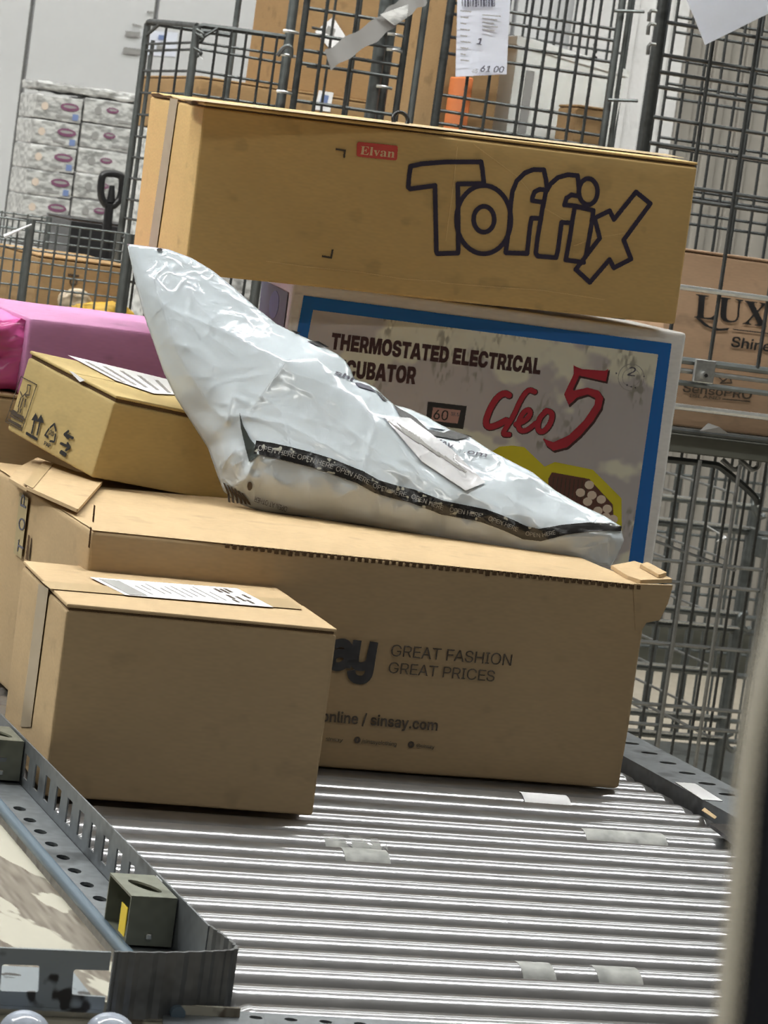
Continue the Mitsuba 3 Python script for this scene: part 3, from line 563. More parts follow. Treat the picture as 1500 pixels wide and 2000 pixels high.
ctr = np.vstack([np.c_[dens(OUT, 22.0), np.zeros(len(dens(OUT, 22.0)))], np.array(H)])
from scipy.interpolate import LinearNDInterpolator, RegularGridInterpolator
from scipy.ndimage import gaussian_filter
hx, hy = np.arange(236.0, 1236, 4), np.arange(464.0, 1122, 4)
HX, HY = np.meshgrid(hx, hy, indexing='ij')
HG = LinearNDInterpolator(ctr[:, :2], ctr[:, 2], fill_value=0.0)(HX, HY)
HG = np.where(shapely.contains(OUTP, shapely.points(HX, HY)), HG, 0)
HG = .68 * np.where(shapely.contains(OUTP, shapely.points(HX, HY)), HG, 0)
HG = .55 * gaussian_filter(HG, 2.2) + .45 * gaussian_filter(HG, 5.0)
HGRID = RegularGridInterpolator((hx, hy), HG, bounds_error=False, fill_value=0.0)
def ridged(x, y, a, su, sv, seed, sharp=1.0):
    c, s_ = math.cos(a), math.sin(a); u, v = (x * c + y * s_) / su, (-x * s_ + y * c) / sv
    wob = meshkit.fbm(np.stack([u * .7, v * .7, 0 * u + 3.3], -1), 2, seed + 7)
    n_ = meshkit.noise(np.stack([u + wob * 1.4, v + wob * 1.4, 0 * u + seed * 1.7], -1), seed)
    return (1 - np.abs(2 * n_ - 1)) ** sharp
CREASE = [([(558, 712), (440, 655), (345, 612)], .0030, 9), ([(558, 712), (520, 765), (485, 815)], .0035, 8), ([(300, 545), (345, 690), (405, 790), (445, 828)], .0040, 10), ([(330, 520), (420, 640), (558, 712)], .0016, 7),
          ([(470, 815), (560, 835), (690, 905)], .0030, 8), ([(690, 748), (730, 830), (705, 930)], .0045, 12), ([(745, 800), (790, 900), (860, 960)], .0030, 10), ([(620, 700), (660, 800), (690, 860)], .0022, 12), ([(850, 850), (960, 930), (1010, 1005)], .0018, 12),
          ([(445, 828), (455, 780), (478, 790)], .004, 7), ([(430, 930), (455, 955), (480, 940), (505, 895)], .006, 7), ([(1000, 1085), (1080, 1055), (1190, 1045)], .004, 10), ([(940, 1050), (1000, 1030)], .003, 8), ([(1100, 1090), (1150, 1070), (1212, 1050)], .003, 7)]
def bag_h(P):
    P = np.asarray(P, float); x, y = P[:, 0], P[:, 1]
    d = shapely.distance(shapely.points(P), OUTP.exterior); fade = np.clip(d / 26, 0, 1)
    h = HGRID(P) * np.clip(d / 10, 0, 1) ** .6
    w = .0012 * (ridged(x, y, .62, 210, 62, 3, 1.6) - .45) + .0006 * (ridged(x, y, 1.0, 130, 44, 11, 1.6) - .4)
    w = w + .0010 * ridged(x, y, .62, 170, 60, 51, 9) + .0008 * ridged(x, y, .25, 120, 48, 57, 10) + .0007 * ridged(x, y, 1.15, 120, 52, 63, 10) + .0006 * ridged(x, y, 2.3, 70, 40, 69, 9) + .00015 * (ridged(x, y, .5, 30, 14, 75, 2) - .4)
    for pts_, A0, W0 in CREASE:
        w = w + .6 * A0 * np.exp(-shapely.distance(shapely.points(P), LineString(pts_)) / W0)
    calm = np.clip(1.15 - .75 * np.clip((x - 880) / 200, 0, 1) * np.clip((1040 - y) / 80, 0, 1), .25, 1)
    crumple = np.exp(-((x - 465) ** 2 + (y - 925) ** 2) / 60 ** 2) * .010 * (ridged(x, y, 1.9, 46, 26, 31, 1.2) - .45)
    lower = .0040 * (ridged(x, y, 1.35, 70, 26, 41, 1.4) - .4) * np.clip((y - (870 + (x - 500) * .24)) / 30, 0, 1)
    groove = 0 * x
    return np.where(d < .01, 0, np.maximum(h, .0015 * fade)) + fade * (w * calm + crumple + lower)
def bag_pt(P, off=0.0):
    P = np.asarray(P, float); h = bag_h(P)
    return np.array([hit(x, y, BP[0], BN) for x, y in P]) + BD * (h + off)[:, None]
from scipy.spatial import Delaunay
gx, gy = np.meshgrid(np.arange(246, 1224, 4.0), np.arange(474, 1110, 4.0)); G = np.c_[gx.ravel() + 2 * ((gy.ravel() / 4) % 2), gy.ravel()]
G = G[shapely.contains(OUTP.buffer(-3), shapely.points(G))]
P2 = np.vstack([OUTD, G]); tr = Delaunay(P2).simplices
tr = tr[shapely.contains(OUTP.buffer(.2), shapely.points(P2[tr].mean(1)))]
aa, bb, cc_ = P2[tr[:, 0]], P2[tr[:, 1]], P2[tr[:, 2]]
sg = (bb[:, 0] - aa[:, 0]) * (cc_[:, 1] - aa[:, 1]) - (bb[:, 1] - aa[:, 1]) * (cc_[:, 0] - aa[:, 0])
tr[sg > 0] = tr[sg > 0][:, ::-1]
hF = bag_h(P2); base = np.array([hit(x, y, BP[0], BN) for x, y in P2]); no = len(OUTD)
front = base + BD * hF[:, None]; back = base - BD * (np.where(np.arange(len(P2)) < no, 0, .25 * np.clip(hF, 0, .03) + .001))[:, None]
idx = np.arange(len(P2)); bi = np.where(idx < no, idx, idx + len(P2) - no)
add(bag + '__sheet', trimesh.Trimesh(np.vstack([front, back[no:]]), np.vstack([tr, bi[tr][:, ::-1]]), process=False), 'poly_white', True)
def on_bag(shape, off=.0022, size=7.0):
    'a flat shape in the outline\'s plane coordinates, draped over the bag'
    ms = []
    for g in getattr(shape, 'geoms', [shape]):
        if g.area < .5: continue
        v, f_ = trimesh.creation.triangulate_polygon(g, engine='earcut'); v, f_ = trimesh.remesh.subdivide_to_size(np.c_[v, np.zeros(len(v))], f_, size, max_iter=12)
        q = v[f_]; s0 = (q[:, 1, 0] - q[:, 0, 0]) * (q[:, 2, 1] - q[:, 0, 1]) - (q[:, 1, 1] - q[:, 0, 1]) * (q[:, 2, 0] - q[:, 0, 0]); f_ = np.where((s0 > 0)[:, None], f_[:, ::-1], f_)
        ms.append(trimesh.Trimesh(bag_pt(v[:, :2], off), f_, process=False))
    return cat_(ms)
SPATH = np.array([(498, 879), (530, 885), (560, 892), (600, 902), (640, 914), (700, 937), (733, 955), (760, 963), (800, 972), (860, 995), (905, 1003), (940, 1010), (985, 1027), (1020, 1042), (1050, 1047), (1100, 1036), (1150, 1030), (1190, 1029), (1213, 1033)], float)
WID = np.array([13, 14, 14, 14, 14, 13, 13, 13, 13, 13, 13, 13, 13, 13, 12, 10, 9, 8, 5], float)
up = np.array([-(SPATH[1:, 1] - SPATH[:-1, 1]), SPATH[1:, 0] - SPATH[:-1, 0]]).T; up = np.vstack([up, up[-1]]); up /= np.linalg.norm(up, axis=1, keepdims=True)
A_, B_ = SPATH + up * WID[:, None], SPATH - up * WID[:, None]
st = add(bag + '__seal_strip', on_bag(Polygon(np.vstack([A_, B_[::-1]])).buffer(0), .0026), 'strip_black', True, label='black tear strip with white lettering')
cum = np.r_[0, np.cumsum(np.linalg.norm(np.diff(SPATH, axis=0), axis=1))]
for i in range(9):
    g = aff.scale(glyphs('OPEN HERE', 'Inter', 420), 10.0 - .3 * i, 10.0 - .3 * i, origin=(0, 0)); off = 6 + i * 78
    if off + 66 > cum[-1] - 120: break
    def warp(c):
        c = np.asarray(c); s_ = off + c[:, 0]; q = np.c_[np.interp(s_, cum, SPATH[:, 0]), np.interp(s_, cum, SPATH[:, 1])]
        nn = np.c_[np.interp(s_, cum, up[:, 0]), np.interp(s_, cum, up[:, 1])]; return q - nn * (c[:, 1:] - 5)
    add(st + '__lettering', on_bag(shapely.transform(g, warp).buffer(0), .0034, 9), 'label_grey')
PR = lambda pts, name='printed_mark', m='ink_black', off=.0024: add(bag + '__' + name, on_bag(Polygon(pts).buffer(0), off), m)
PR([(569, 645), (588, 651), (578, 653)]); PR([(600, 667), (622, 667), (643, 679), (620, 677)])
PR([(693, 748), (704, 749), (722, 755), (735, 766), (700, 757)], m='ink_steel'); PR([(733, 763), (742, 768), (757, 784), (748, 783)])
PR([(767, 789), (779, 798), (800, 810), (812, 818), (835, 841), (866, 846), (880, 840), (922, 853), (890, 860), (845, 853), (805, 836), (780, 815)])
PR([(836, 836), (866, 840), (872, 835), (850, 826)], m='poly_white', off=.003)
def bag_text(t, p0, p1, ptop, w=600, m='ink_steel', name='printed_text'):
    g = glyphs(t, 'Inter', w); W = g.bounds[2]; e = (np.array(p1) - p0) / W; h = np.array(ptop, float) - p0
    add(bag + '__' + name, on_bag(aff.affine_transform(g, [e[0], h[0], e[1], h[1], p0[0], p0[1]]), .0025, 9), m)
bag_text('shi', (652, 734), (688, 746), (657, 726), 800); bag_text('(AV', (853, 868), (880, 879), (858, 860), 800); bag_text('.om', (903, 886), (948, 894), (908, 877), 500)
bag_text('OPEN AT OTHER', (561, 992), (498, 972), (559, 1001), 420)
lab2 = PR([(745, 815), (800, 818), (880, 880), (945, 945), (905, 962), (820, 905)], 'document_pocket', 'pocket_white', .0029)
for i in range(11):
    a = np.array((756 + i * 13.5, 826 + i * 8.6)); b_ = a + (np.array((62, 46)) if i < 9 else np.array((30, 24))) * .55
    q = np.array((2.6, -2.0)) * (.35 + .25 * (i % 3)); add(lab2 + '__text_line', on_bag(Polygon([a - q, b_ - q, b_ + q, a + q]).buffer(0), .0038), 'label_grey')
for i in range(8): PR([(772 + i * 6, 828 + i * 4), (774 + i * 6, 828 + i * 4), (790 + i * 6, 846 + i * 4), (787 + i * 6, 846 + i * 4)], 'barcode', 'label_grey', .0038)
for i in range(6):
    x = 436 + i * 7; PR([(x, 944 + i * 4), (x + 3, 945 + i * 4), (x + 12 + i, 962 + i * 4), (x + 14 + i, 982 + i), (x + 10 + i, 981 + i), (x + 8 + i, 964 + i * 4)], 'barcode', 'ink_brown')
add(bag + '__hole', on_bag(aff.scale(Point(488, 953).buffer(1), 5, 8), .0025), 'ink_brown'); add(bag + '__hole', on_bag(aff.scale(Point(312, 488.5).buffer(1), 5.5, 3.5), .002), 'ink_black')
PR([(468, 811), (475, 836), (488, 862), (503, 880), (508, 893), (487, 907), (479, 878), (471, 842)], 'tear', 'poly_dark')

# ---------------------------------------------------------------- wire roll cages
class Cage:
    def __init__(s, label, Y, back, m='cage_zinc', group='wire roll cages behind the conveyor'):
        s.key = thing('roll_cage', label, 'roll cage', group); s.Y, s.back, s.m = Y, back, m
    def X(s, x, y, Y=None): return at(x, y, Y or s.Y)[0]
    def Z(s, x, y, Y=None): return at(x, y, Y or s.Y)[2]
    def post(s, X, z0, z1, r=.011, Y=None, m=None): add(s.key + '__post', rod((X, Y or s.Y, z0), (X, Y or s.Y, z1), r, 12), m or 'post_zinc', 40)
    def bar(s, a, b, r=.0032, m=None, name='wire'): return add(s.key + '__' + name, rod(a, b, r, 7), m or s.m, 50)
    def grid(s, xs, zs, xa, xb, za, zb, Y=None, r=.0030, m=None):
        Y = Y or s.Y
        for x in xs: s.bar((x + RNG.normal(0, .0006), Y - r, za), (x + RNG.normal(0, .0012), Y - r, zb), r, m)
        for z in zs: s.bar((xa, Y + r, z + RNG.normal(0, .0005)), (xb, Y + r, z + RNG.normal(0, .0008)), r, m)
    def side(s, X, ys, zs, za, zb, r=.003):
        for y in ys: s.bar((X, y, za), (X, y, zb), r)
        for z in zs: s.bar((X + 2 * r, s.Y, z), (X + 2 * r, s.back, z), r)
    def base(s, xa, xb):
        add(s.key + '__base', box(xa, xb, s.Y, s.back, .16, .19), 'post_zinc')
        for x in (xa + .03, xb - .03):
            for y in (s.Y + .04, s.back - .04):
                w = trimesh.creation.cylinder(.06, .03, sections=20); w.apply_transform(trimesh.transformations.rotation_matrix(math.pi / 2, [0, 1, 0])); w.apply_translation((x, y, .06)); add(s.key + '__caster', w, 'black_plastic', 40)
                add(s.key + '__caster_fork', box(x - .022, x + .022, y - .012, y + .012, .06, .162), 'post_zinc')

def zrange(a, b, st): return list(np.arange(a, b, st))
# cage with the narrow end panel, left
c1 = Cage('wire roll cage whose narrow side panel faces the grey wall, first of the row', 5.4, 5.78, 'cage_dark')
xm_, xb = c1.X(385, 52), c1.X(566, 66); zt = c1.Z(385, 52); Yb = 5.78
c1.post(xm_, .1, zt, .0078); c1.post(xm_ + .001, .1, at(290, 47, Yb)[2], .0070, Yb); c1.post(xm_ + .010, .1, at(290, 47, Yb)[2] - .03, .0040, Yb - .022); c1.post(xb, .1, zt + .35, .0092); c1.post(xb, .1, zt + .3, .006, Yb)
ztb = at(290, 44, Yb)[2]
add(c1.key + '__top_rail', tube(arc([(xm_, Yb, ztb - .05), (xm_, Yb, ztb), (xm_, Yb - .02, ztb + .002), (xm_, 5.4, zt + .002)], 1), .0050, 8), 'cage_dark', 40)
add(c1.key + '__top_rail', tube(arc([(xm_, 5.4, zt - .05), (xm_, 5.4, zt), (xm_ + .014, 5.4, zt + .004), (xb, 5.4, zt + .006)], 1), .0050, 8), 'cage_dark', 40)
c1.bar((xm_, Yb - .01, ztb - .024), (xm_, Yb - .12, ztb), .0032); c1.bar((xm_ + .004, 5.396, zt - .024), (xm_ + .036, 5.396, zt + .002), .0032)
zA = [at(385, y, 5.4)[2] for y in (83, 97, 140, 186, 232, 278, 322, 366, 410, 450, 490)]; zA += zrange(.22, zA[-1] - .05, .06)
for q in (322, 352):
    y = atx(q, 100, xm_)[1]; c1.bar((xm_ - .003, y, .2), (xm_ - .003, y, zt), .0025)
for z in zA: c1.bar((xm_ + .003, 5.4, z), (xm_ + .003, Yb, z), .0025)
c1.grid([c1.X(q, 80) for q in (421, 450, 480, 511, 540)], [z + .001 for z in zA], xm_, xb, .2, zt + .005, r=.0025)
add(c1.key + '__top_rail', rod((xm_, Yb, ztb), (xb, Yb, ztb), .0048, 8), 'cage_dark', 40); c1.base(xm_, xb)
for y_ in (58, 66, 95): add(c1.key + '__hinge', tube(arc([(xm_ - .004, 5.388, c1.Z(385, y_)), (xm_ + .012, 5.38, c1.Z(385, y_ + 8)), (xm_ + .004, 5.388, c1.Z(385, y_ + 16))], 2), .0028, 6), 'cage_dark', 40)
# middle cage
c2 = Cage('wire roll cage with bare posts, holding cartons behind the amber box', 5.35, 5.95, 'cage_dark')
xa, xb = c2.X(600, 0), c2.X(803, 0); z1 = 1.92
c2.post(xa, .1, z1, .0062, m='cage_dark'); c2.post(xb, .1, z1, .0062, m='cage_dark'); c2.post(c2.X(760, 30), .1, z1, .0115, 5.38); c2.post(c2.X(783, 30), .1, z1, .0105, 5.40)
zB = [c2.Z(650, y) for y in (23, 75, 107, 132, 207, 246, 290)]; zB = [1.88, 1.82] + zB + zrange(.22, zB[-1] - .04, .07)
c2.grid([c2.X(q, 10) for q in (638, 697)], zB, xa, xb, .2, z1, r=.0034)
c2.grid([c2.X(q, 10, 5.95) for q in (655, 705, 770)], zB[2::2], c2.X(640, 10, 5.95), xb, .2, z1, 5.95, .0028); c2.base(xa, xb)
for (x, y) in ((568, 62), (562, 108), (555, 180), (772, 68), (770, 98), (750, 170)): add(c2.key + '__clip', tube(arc([at(x - 14, y - 2, 5.335), at(x, y - 1, 5.325), at(x + 14, y + 3, 5.335)], 2), .0032, 6), 'bright_zinc', 40)
for (x, y) in ((560, 98),): add(c2.key + '__clip', tube(arc([at(x - 18, y + 10, 5.335), at(x - 4, y - 8, 5.325), at(x + 10, y - 8, 5.32), at(x + 8, y + 14, 5.33)], 2), .004, 6), 'post_zinc', 40)
# dense cage
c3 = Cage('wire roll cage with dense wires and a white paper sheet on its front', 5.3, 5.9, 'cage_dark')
xa, xb = c3.X(882, 0), c3.X(1216, 0)
c3.post(xa, .1, 1.95, .0078, m='cage_dark'); c3.post(c3.X(847, 0), .1, 1.95, .0064, 5.34); c3.post(xb, .1, 1.95, .0068); c3.post(c3.X(1240, 0), .1, 1.95, .0044, 5.32)
zC = [c3.Z(1000, y) for y in (23, 47, 91, 122, 206, 237, 262, 300)]; zC = [1.90, 1.85] + zC + zrange(.22, zC[-1] - .04, .07)
c3.grid([c3.X(q, 50) for q in (926, 968, 1033, 1068, 1100, 1137, 1167)], zC, xa, xb, .2, 1.95, r=.0030)
zC2 = [c3.Z(1000, y, 5.9) for y in (70, 130, 142, 182, 250)]
c3.grid([c3.X(q, 50, 5.9) for q in (900, 945, 990, 1022, 1052, 1085, 1120, 1153, 1190)], zC2 + zrange(.3, zC2[-1] - .05, .12), c3.X(860, 50, 5.9), c3.X(1230, 50, 5.9), .2, 1.95, 5.9, .0027); c3.base(xa, xb)
c3.post(c3.X(862, 50, 5.9), .1, 1.95, .006, 5.9); c3.post(c3.X(1228, 50, 5.9), .1, 1.95, .006, 5.9)
for (x, y) in ((1228, 22), (1215, 196)): add(c3.key + '__clip', tube([at(x - 28, y - 1, 5.285), at(x + 30, y + 1, 5.285)], .0035, 6), 'post_zinc', 40)
for (x, y) in ((1275, 66), (1277, 40), (1275, 105)): add(c3.key + '__clip', tube(arc([at(x - 10, y + 2, 4.42), at(x - 8, y - 20, 4.42), at(x + 6, y - 18, 4.42)], 1), .003, 6), 'cage_zinc', 40)
# cage at the right with a shelf
c4 = Cage('wire roll cage with a grey shelf beam, beside the right side rail of the conveyor', 4.45, 5.25, 'cage_zinc')
xa, xb = c4.X(1297, 0), c4.X(1297, 0) + .90
c4.post(xa, .1, 1.95, .0095, m='cage_dark'); c4.post(xa + .03, .1, 1.95, .004, 4.5); c4.post(xb, .1, 1.95, .0095); c4.post(xb, .1, 1.95, .0085, 5.25)
zU = [c4.Z(1400, y) for y in (60, 124, 157, 187, 247, 298, 374, 400)]; zL = c4.Z(1405, 708)
xU = [c4.X(1390, 87), c4.X(1480, 60)]; xU += [xU[1] + .085 * i for i in range(1, 7)]
c4.grid(xU, [1.90] + zU, xa, xb, zL, 1.95, r=.0033, m='cage_dark')
c4.bar((xa, 4.444, c4.Z(1400, 570)), (xb, 4.444, c4.Z(1400, 570)), .0046, 'bright_zinc', 'rail')
xbk = c4.X(1298, 200, 5.25); zK = [c4.Z(1400, y, 5.25) for y in (45, 75, 130, 178, 205, 285, 303, 380, 392, 425, 445)]
c4.grid([c4.X(q, 200, 5.25) for q in range(1296, 1760, 34)], zK, xbk, xb, .2, 1.95, 5.25, .0029, 'cage_dark')
for (y, r, mm) in ((712, .0060, 'post_zinc'), (732, .0042, 'cage_zinc'), (756, .0046, 'post_zinc'), (803, .0052, 'bright_zinc')):
    z = c4.Z(1400, y); c4.bar((xa, 4.45, z), (xb, 4.45, z), r, mm, 'rail')
zs0, zs1 = c4.Z(1400, 878), c4.Z(1400, 850)
add(c4.key + '__shelf_beam', rbox(xa - .01, xb, 4.452, 4.475, zs0 - .012, zs1 - .006, .002), 'grey_wood', label='grubby grey shelf beam')
add(c4.key + '__shelf', box(xa, xb, 4.48, 5.24, zs1 - .012, zs1 - .004), 'post_zinc')
c4.bar((xa, 4.45, zs1 + .001), (xb, 4.45, zs1 + .001), .0045, 'cage_dark', 'rail')
cl = add(c4.key + '__clamp', rbox(*(c4.X(1350, 720), c4.X(1390, 722)), 4.436, 4.443, c4.Z(1368, 747), c4.Z(1368, 701), .002), 'bright_zinc', 30, label='bright clamp plate with a bolt')
add(cl + '__bolt', cat_([rod((c4.X(1368, 729), 4.437, c4.Z(1368, 731)), (c4.X(1368, 729), 4.428, c4.Z(1368, 731)), .0062, 14)]), 'bright_zinc', 30); add(cl + '__bolt_hole', rod((c4.X(1368, 729), 4.4285, c4.Z(1368, 731)), (c4.X(1368, 729), 4.4272, c4.Z(1368, 731)), .0032, 10), 'black_plastic')
c4.post(xa + .018, .1, zL, .0075, 4.46, 'cage_dark')
zl = [c4.Z(1350, y) for y in (1100, 1141, 1262, 1383, 1423, 1533)]
xl = [c4.X(1336, 1100), c4.X(1415, 1100), c4.X(1495, 1100)]; xl += [xl[2] + .0875 * i for i in range(1, 6)]
c4.grid(xl, zl + zrange(.25, zl[-1] - .05, .085), xa, xb, .2, zs0 - .02, r=.0033)
for k_ in (1, 3): c4.bar((xa + .012, 4.45, c4.Z(1350, 930 + k_ * 130)), (xa + .012, 5.25, c4.Z(1350, 930 + k_ * 130)), .0028)
for k_ in (1, 4): c4.bar((xl[1] + .02, 4.45, c4.Z(1400, 1000 + k_ * 110)), (xl[1] + .02, 5.25, c4.Z(1400, 1000 + k_ * 110)), .0026)
add(c4.key + '__hook', tube(arc([at(1300, 897, 4.5), at(1395, 907, 4.5), at(1408, 912, 4.5), at(1475, 968, 4.5), at(1480, 985, 4.5)], 2), .0055, 8), 'cage_dark', 40)
for (x, y) in ((1410, 905), (1445, 905)): add(c4.key + '__chain_link', tube(arc([at(x, y - 8, 4.48), at(x + 12, y + 4, 4.475), at(x + 24, y + 14, 4.48), at(x + 36, y + 8, 4.485), at(x + 38, y - 8, 4.48)], 2), .0042, 8), 'cage_zinc', 40)
c4.base(xa, xb)
# cage behind the lower part
c5 = Cage('wire roll cage with thick double rails, seen low behind the shelf cage', 6.0, 6.8, 'cage_zinc')
xp = c5.X(1438, 1250); xa = c5.X(1190, 1250)
c5.post(xp, .1, c5.Z(1455, 960), .0125, m='post_zinc'); c5.post(xa, .1, c5.Z(1455, 960), .0095)
for (y, r) in ((980, .0050), (1028, .0070), (1196, .0062), (1225, .0062), (1312, .0066), (1402, .0056), (1442, .0060)):
    z = c5.Z(1350, y); c5.bar((xa, 6.0, z), (xp + .6, 6.0, z), r, 'post_zinc', 'rail'); c5.bar((xa, 5.99, z + r * 1.6), (xp, 5.99, z + r * 1.6), .0032, 'bright_zinc', 'rail')
c5.grid([c5.X(q, 1350, 6.8) for q in (1180, 1205, 1232, 1258, 1268, 1290, 1300, 1322, 1333, 1355, 1386, 1410, 1432, 1450, 1470, 1492)], [c5.Z(1350, y, 6.8) for y in (930, 1045, 1160, 1270)], xa, xp + .6, .2, c5.Z(1455, 960), 6.8, .0036, 'post_zinc')
for q in (1290, 1400):
    for y in (960, 1090, 1200, 1300, 1390): c5.bar((c5.X(q, 1200), 6.0, c5.Z(q, y)), (c5.X(q, 1200), 6.8, c5.Z(q, y)), .0030)
for (x, y) in ((1450, 1205), (1422, 1440), (1478, 985)): add(c5.key + '__hook', tube(arc([at(x + 8, y - 8, 5.96), at(x - 6, y - 2, 5.955), at(x - 4, y + 16, 5.955), at(x + 6, y + 26, 5.96), at(x + 16, y + 22, 5.96)], 2), .0065, 8), 'post_zinc', 40)
add(c5.key + '__latch', rbox(c5.X(1468, 1050), c5.X(1492, 1050), 5.95, 5.99, c5.Z(1480, 1085), c5.Z(1480, 1045), .004), 'post_zinc', 30)
c5.base(xa, xp + .6)
# low cage at the left
c6 = Cage('low wire roll cage at the left edge, behind the pink wrapped box', 5.5, 6.2, 'cage_zinc')
xa, xb = c6.X(-60, 500), c6.X(247, 500); zt = c6.Z(100, 437)
c6.post(c6.X(56, 470), .1, zt + .004, .0085); c6.post(xb, .1, zt, .0085); c6.post(c6.X(260, 500), .1, zt, .006, 5.52); c6.post(xa, .1, zt, .0085)
z6 = [c6.Z(100, y) for y in (437, 456, 474, 494, 516, 540, 566)]; z6 += zrange(.22, z6[-1] - .03, .05)
c6.grid([c6.X(q, 500) for q in (-30, 5, 28, 82, 105, 128, 150, 172, 195, 220)], z6, xa, xb, .2, zt, r=.0019, m='post_zinc')
c6.grid([x for x in (c6.X(q, 480, 6.2) for q in range(-30, 270, 26)) if x < xb], [c6.Z(100, y, 6.2) for y in (428, 455, 480, 505, 530)], xa, xb, .2, zt, 6.2, .0018, 'post_zinc'); c6.base(xa, xb)
c6.post(xa, .1, zt, .007, 6.2); c6.post(xb, .1, zt, .006, 6.2)
for z in z6[:8]: c6.bar((xa, 5.5, z), (xa, 6.2, z), .0018)
tg = thing('cable_tie', 'white cable tie hanging on the low wire cage at the left edge', 'cable tie'); a = at(8, 462, 5.49); b_ = at(62, 438, 5.485); m = tube([a, a + (b_ - a) * .3, b_], [.0042, .0034, .0016], 6); add(tg + '__strap', m, 'paper', 40)

# ---------------------------------------------------------------- things in and around the cages
def far_box(name, label, x0, y0, x1, y1, Y, d, m, top=None, cat='box', group=None, zb=None):
    'a carton whose front is seen from (x0, y0) upper left to (x1, y1) lower right'
    p, q = at(x0, y0, Y), at(x1, y1, Y); w = q[0] - p[0]; z0 = q[2] if zb is None else zb
    return Carton(name, label, cat, (0, 0, 0, (p[0] + q[0]) / 2, Y, z0, w, d, p[2] - z0), m, group, seed=int(x0) % 90)
fb1 = far_box('cardboard_box', 'wide orange-brown cardboard box behind the wire cages above the amber box', 392, 148, 838, 320, 6.1, .5, 'kraft_far')
for (x, y, m) in ((618, 180, 'paper'),): 
    k = fb1.put('sticker', fb1.front.poly([(622, 176), (651, 181), (644, 219), (614, 214)], off=.002), m); fb1.put('sticker__print', fb1.front.poly([(628, 184), (642, 187), (637, 206), (623, 203)], off=.0028), 'ink_bluegrey')
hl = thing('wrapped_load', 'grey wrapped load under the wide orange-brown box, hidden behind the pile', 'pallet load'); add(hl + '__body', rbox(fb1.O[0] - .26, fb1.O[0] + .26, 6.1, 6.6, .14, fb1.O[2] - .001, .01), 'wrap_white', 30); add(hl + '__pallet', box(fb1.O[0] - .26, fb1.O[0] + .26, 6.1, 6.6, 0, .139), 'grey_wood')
fb2 = Carton('cardboard_box', 'tilted orange-brown cardboard box lying on the wide box in the wire cage', 'box', (3, 0, 0, at(705, 60, 6.2)[0], 6.2, fb1.O[2] + fb1.h + .0025, .31, .25, .24), 'kraft_far', seed=52)
k = fb2.put('paper_label', fb2.front.poly([(650, 33), (679, 78), (647, 100), (614, 62)], off=.002), 'paper', label='white paper label set on its corner')
fb2.put('paper_label__print', fb2.front.poly([(640, 50), (655, 58), (650, 72), (634, 64)], off=.0028), 'label_grey')
fb3 = Carton('cardboard_box', 'cardboard box standing behind the white paper sheet in the dense cage', 'box', (0, 0, 0, at(925, 80, 5.5)[0], 5.5, at(902, 260, 5.5)[2], .125, .3, .32), 'kraft_far', seed=53)
add(c3.key + '__shelf', box(c3.X(884, 0), c3.X(1214, 0), 5.31, 5.89, fb3.O[2] - .02, fb3.O[2] - .0005), 'post_zinc')
wb = thing('plastic_bin', 'white plastic bin with a rounded corner in the dense cage', 'bin')
p, q = at(1015, 68, 5.56), at(1190, 300, 5.56); z0 = fb3.O[2]
prof_ = Polygon([(p[0] + .0, z0 + .001), (q[0], z0 + .001), (q[0] + .012, p[2] - .03), (p[0], p[2])]).buffer(-.018).buffer(.018)
m = place(extrude(prof_, .28), (0, 5.84, 0), (1, 0, 0), (0, 0, 1), (0, -1, 0)); add(wb + '__body', m, 'white_plastic', 30)
lid = Polygon([(p[0] - .003, p[2] - .018), (q[0] + .016, p[2] - .046), (q[0] + .014, p[2] - .036), (p[0] - .003, p[2] - .004)]).buffer(.002); add(wb + '__rim', place(extrude(lid, .286), (0, 5.843, 0), (1, 0, 0), (0, 0, 1), (0, -1, 0)), 'white_plastic', 30)
for (x, y) in ((1163, 88), (1163, 101), (1163, 113)): w = at(x, y, 5.556); add(wb + '__vent_hole', rod((w[0], 5.561, w[2]), (w[0], 5.554, w[2]), .0032, 10), 'black_plastic')
w = at(1032, 200, 5.556); add(wb + '__slot', box(w[0] - .012, w[0] + .004, 5.557, 5.561, w[2] - .06, w[2] + .06), 'label_grey')
ob = thing('orange_tray', 'narrow orange tray standing on edge by the dense cage post', 'tray'); p = at(884, 150, 5.48); add(ob + '__body', rbox(p[0] - .002, p[0] + .014, 5.40, 5.49, fb3.O[2] + .0005, p[2], .003), 'orange_plastic', 30)
fb4 = Carton('cardboard_box', 'small cardboard box standing before the white bin in the dense cage', 'box', (-4, 0, 0, at(1146, 260, 5.42)[0], 5.40, fb3.O[2] + .0005, .066, .12, at(1146, 208, 5.42)[2] - fb3.O[2]), 'kraft_far', seed=55)
# paper sheets
def leaf(name, label, pts, Y, m, bend=.006):
    k = thing(name, label, 'paper'); n = 12; P = np.array([at(*q, Y) for q in pts]); V = []
    for i in range(n):
        for j in range(n):
            u, v = i / (n - 1), j / (n - 1); q = (P[0] * (1 - u) + P[1] * u) * (1 - v) + (P[3] * (1 - u) + P[2] * u) * v; V.append(q + np.array([0, -bend * (math.sin(3.1 * u) + .4 * math.sin(5 * v + u)), 0]))
    I = np.arange(n * n).reshape(n, n); F = np.vstack([np.stack([I[:-1, :-1], I[1:, 1:], I[1:, :-1]], -1).reshape(-1, 3), np.stack([I[:-1, :-1], I[:-1, 1:], I[1:, 1:]], -1).reshape(-1, 3)])
    add(k + '__sheet', trimesh.Trimesh(V, F, process=False), m, True); return k
k = leaf('paper_sheet', 'white paper sheet with a barcode and numbers on the dense wire cage', [(893, -40), (998, -30), (990, 145), (890, 150)], 5.285, 'paper_cold', .004)
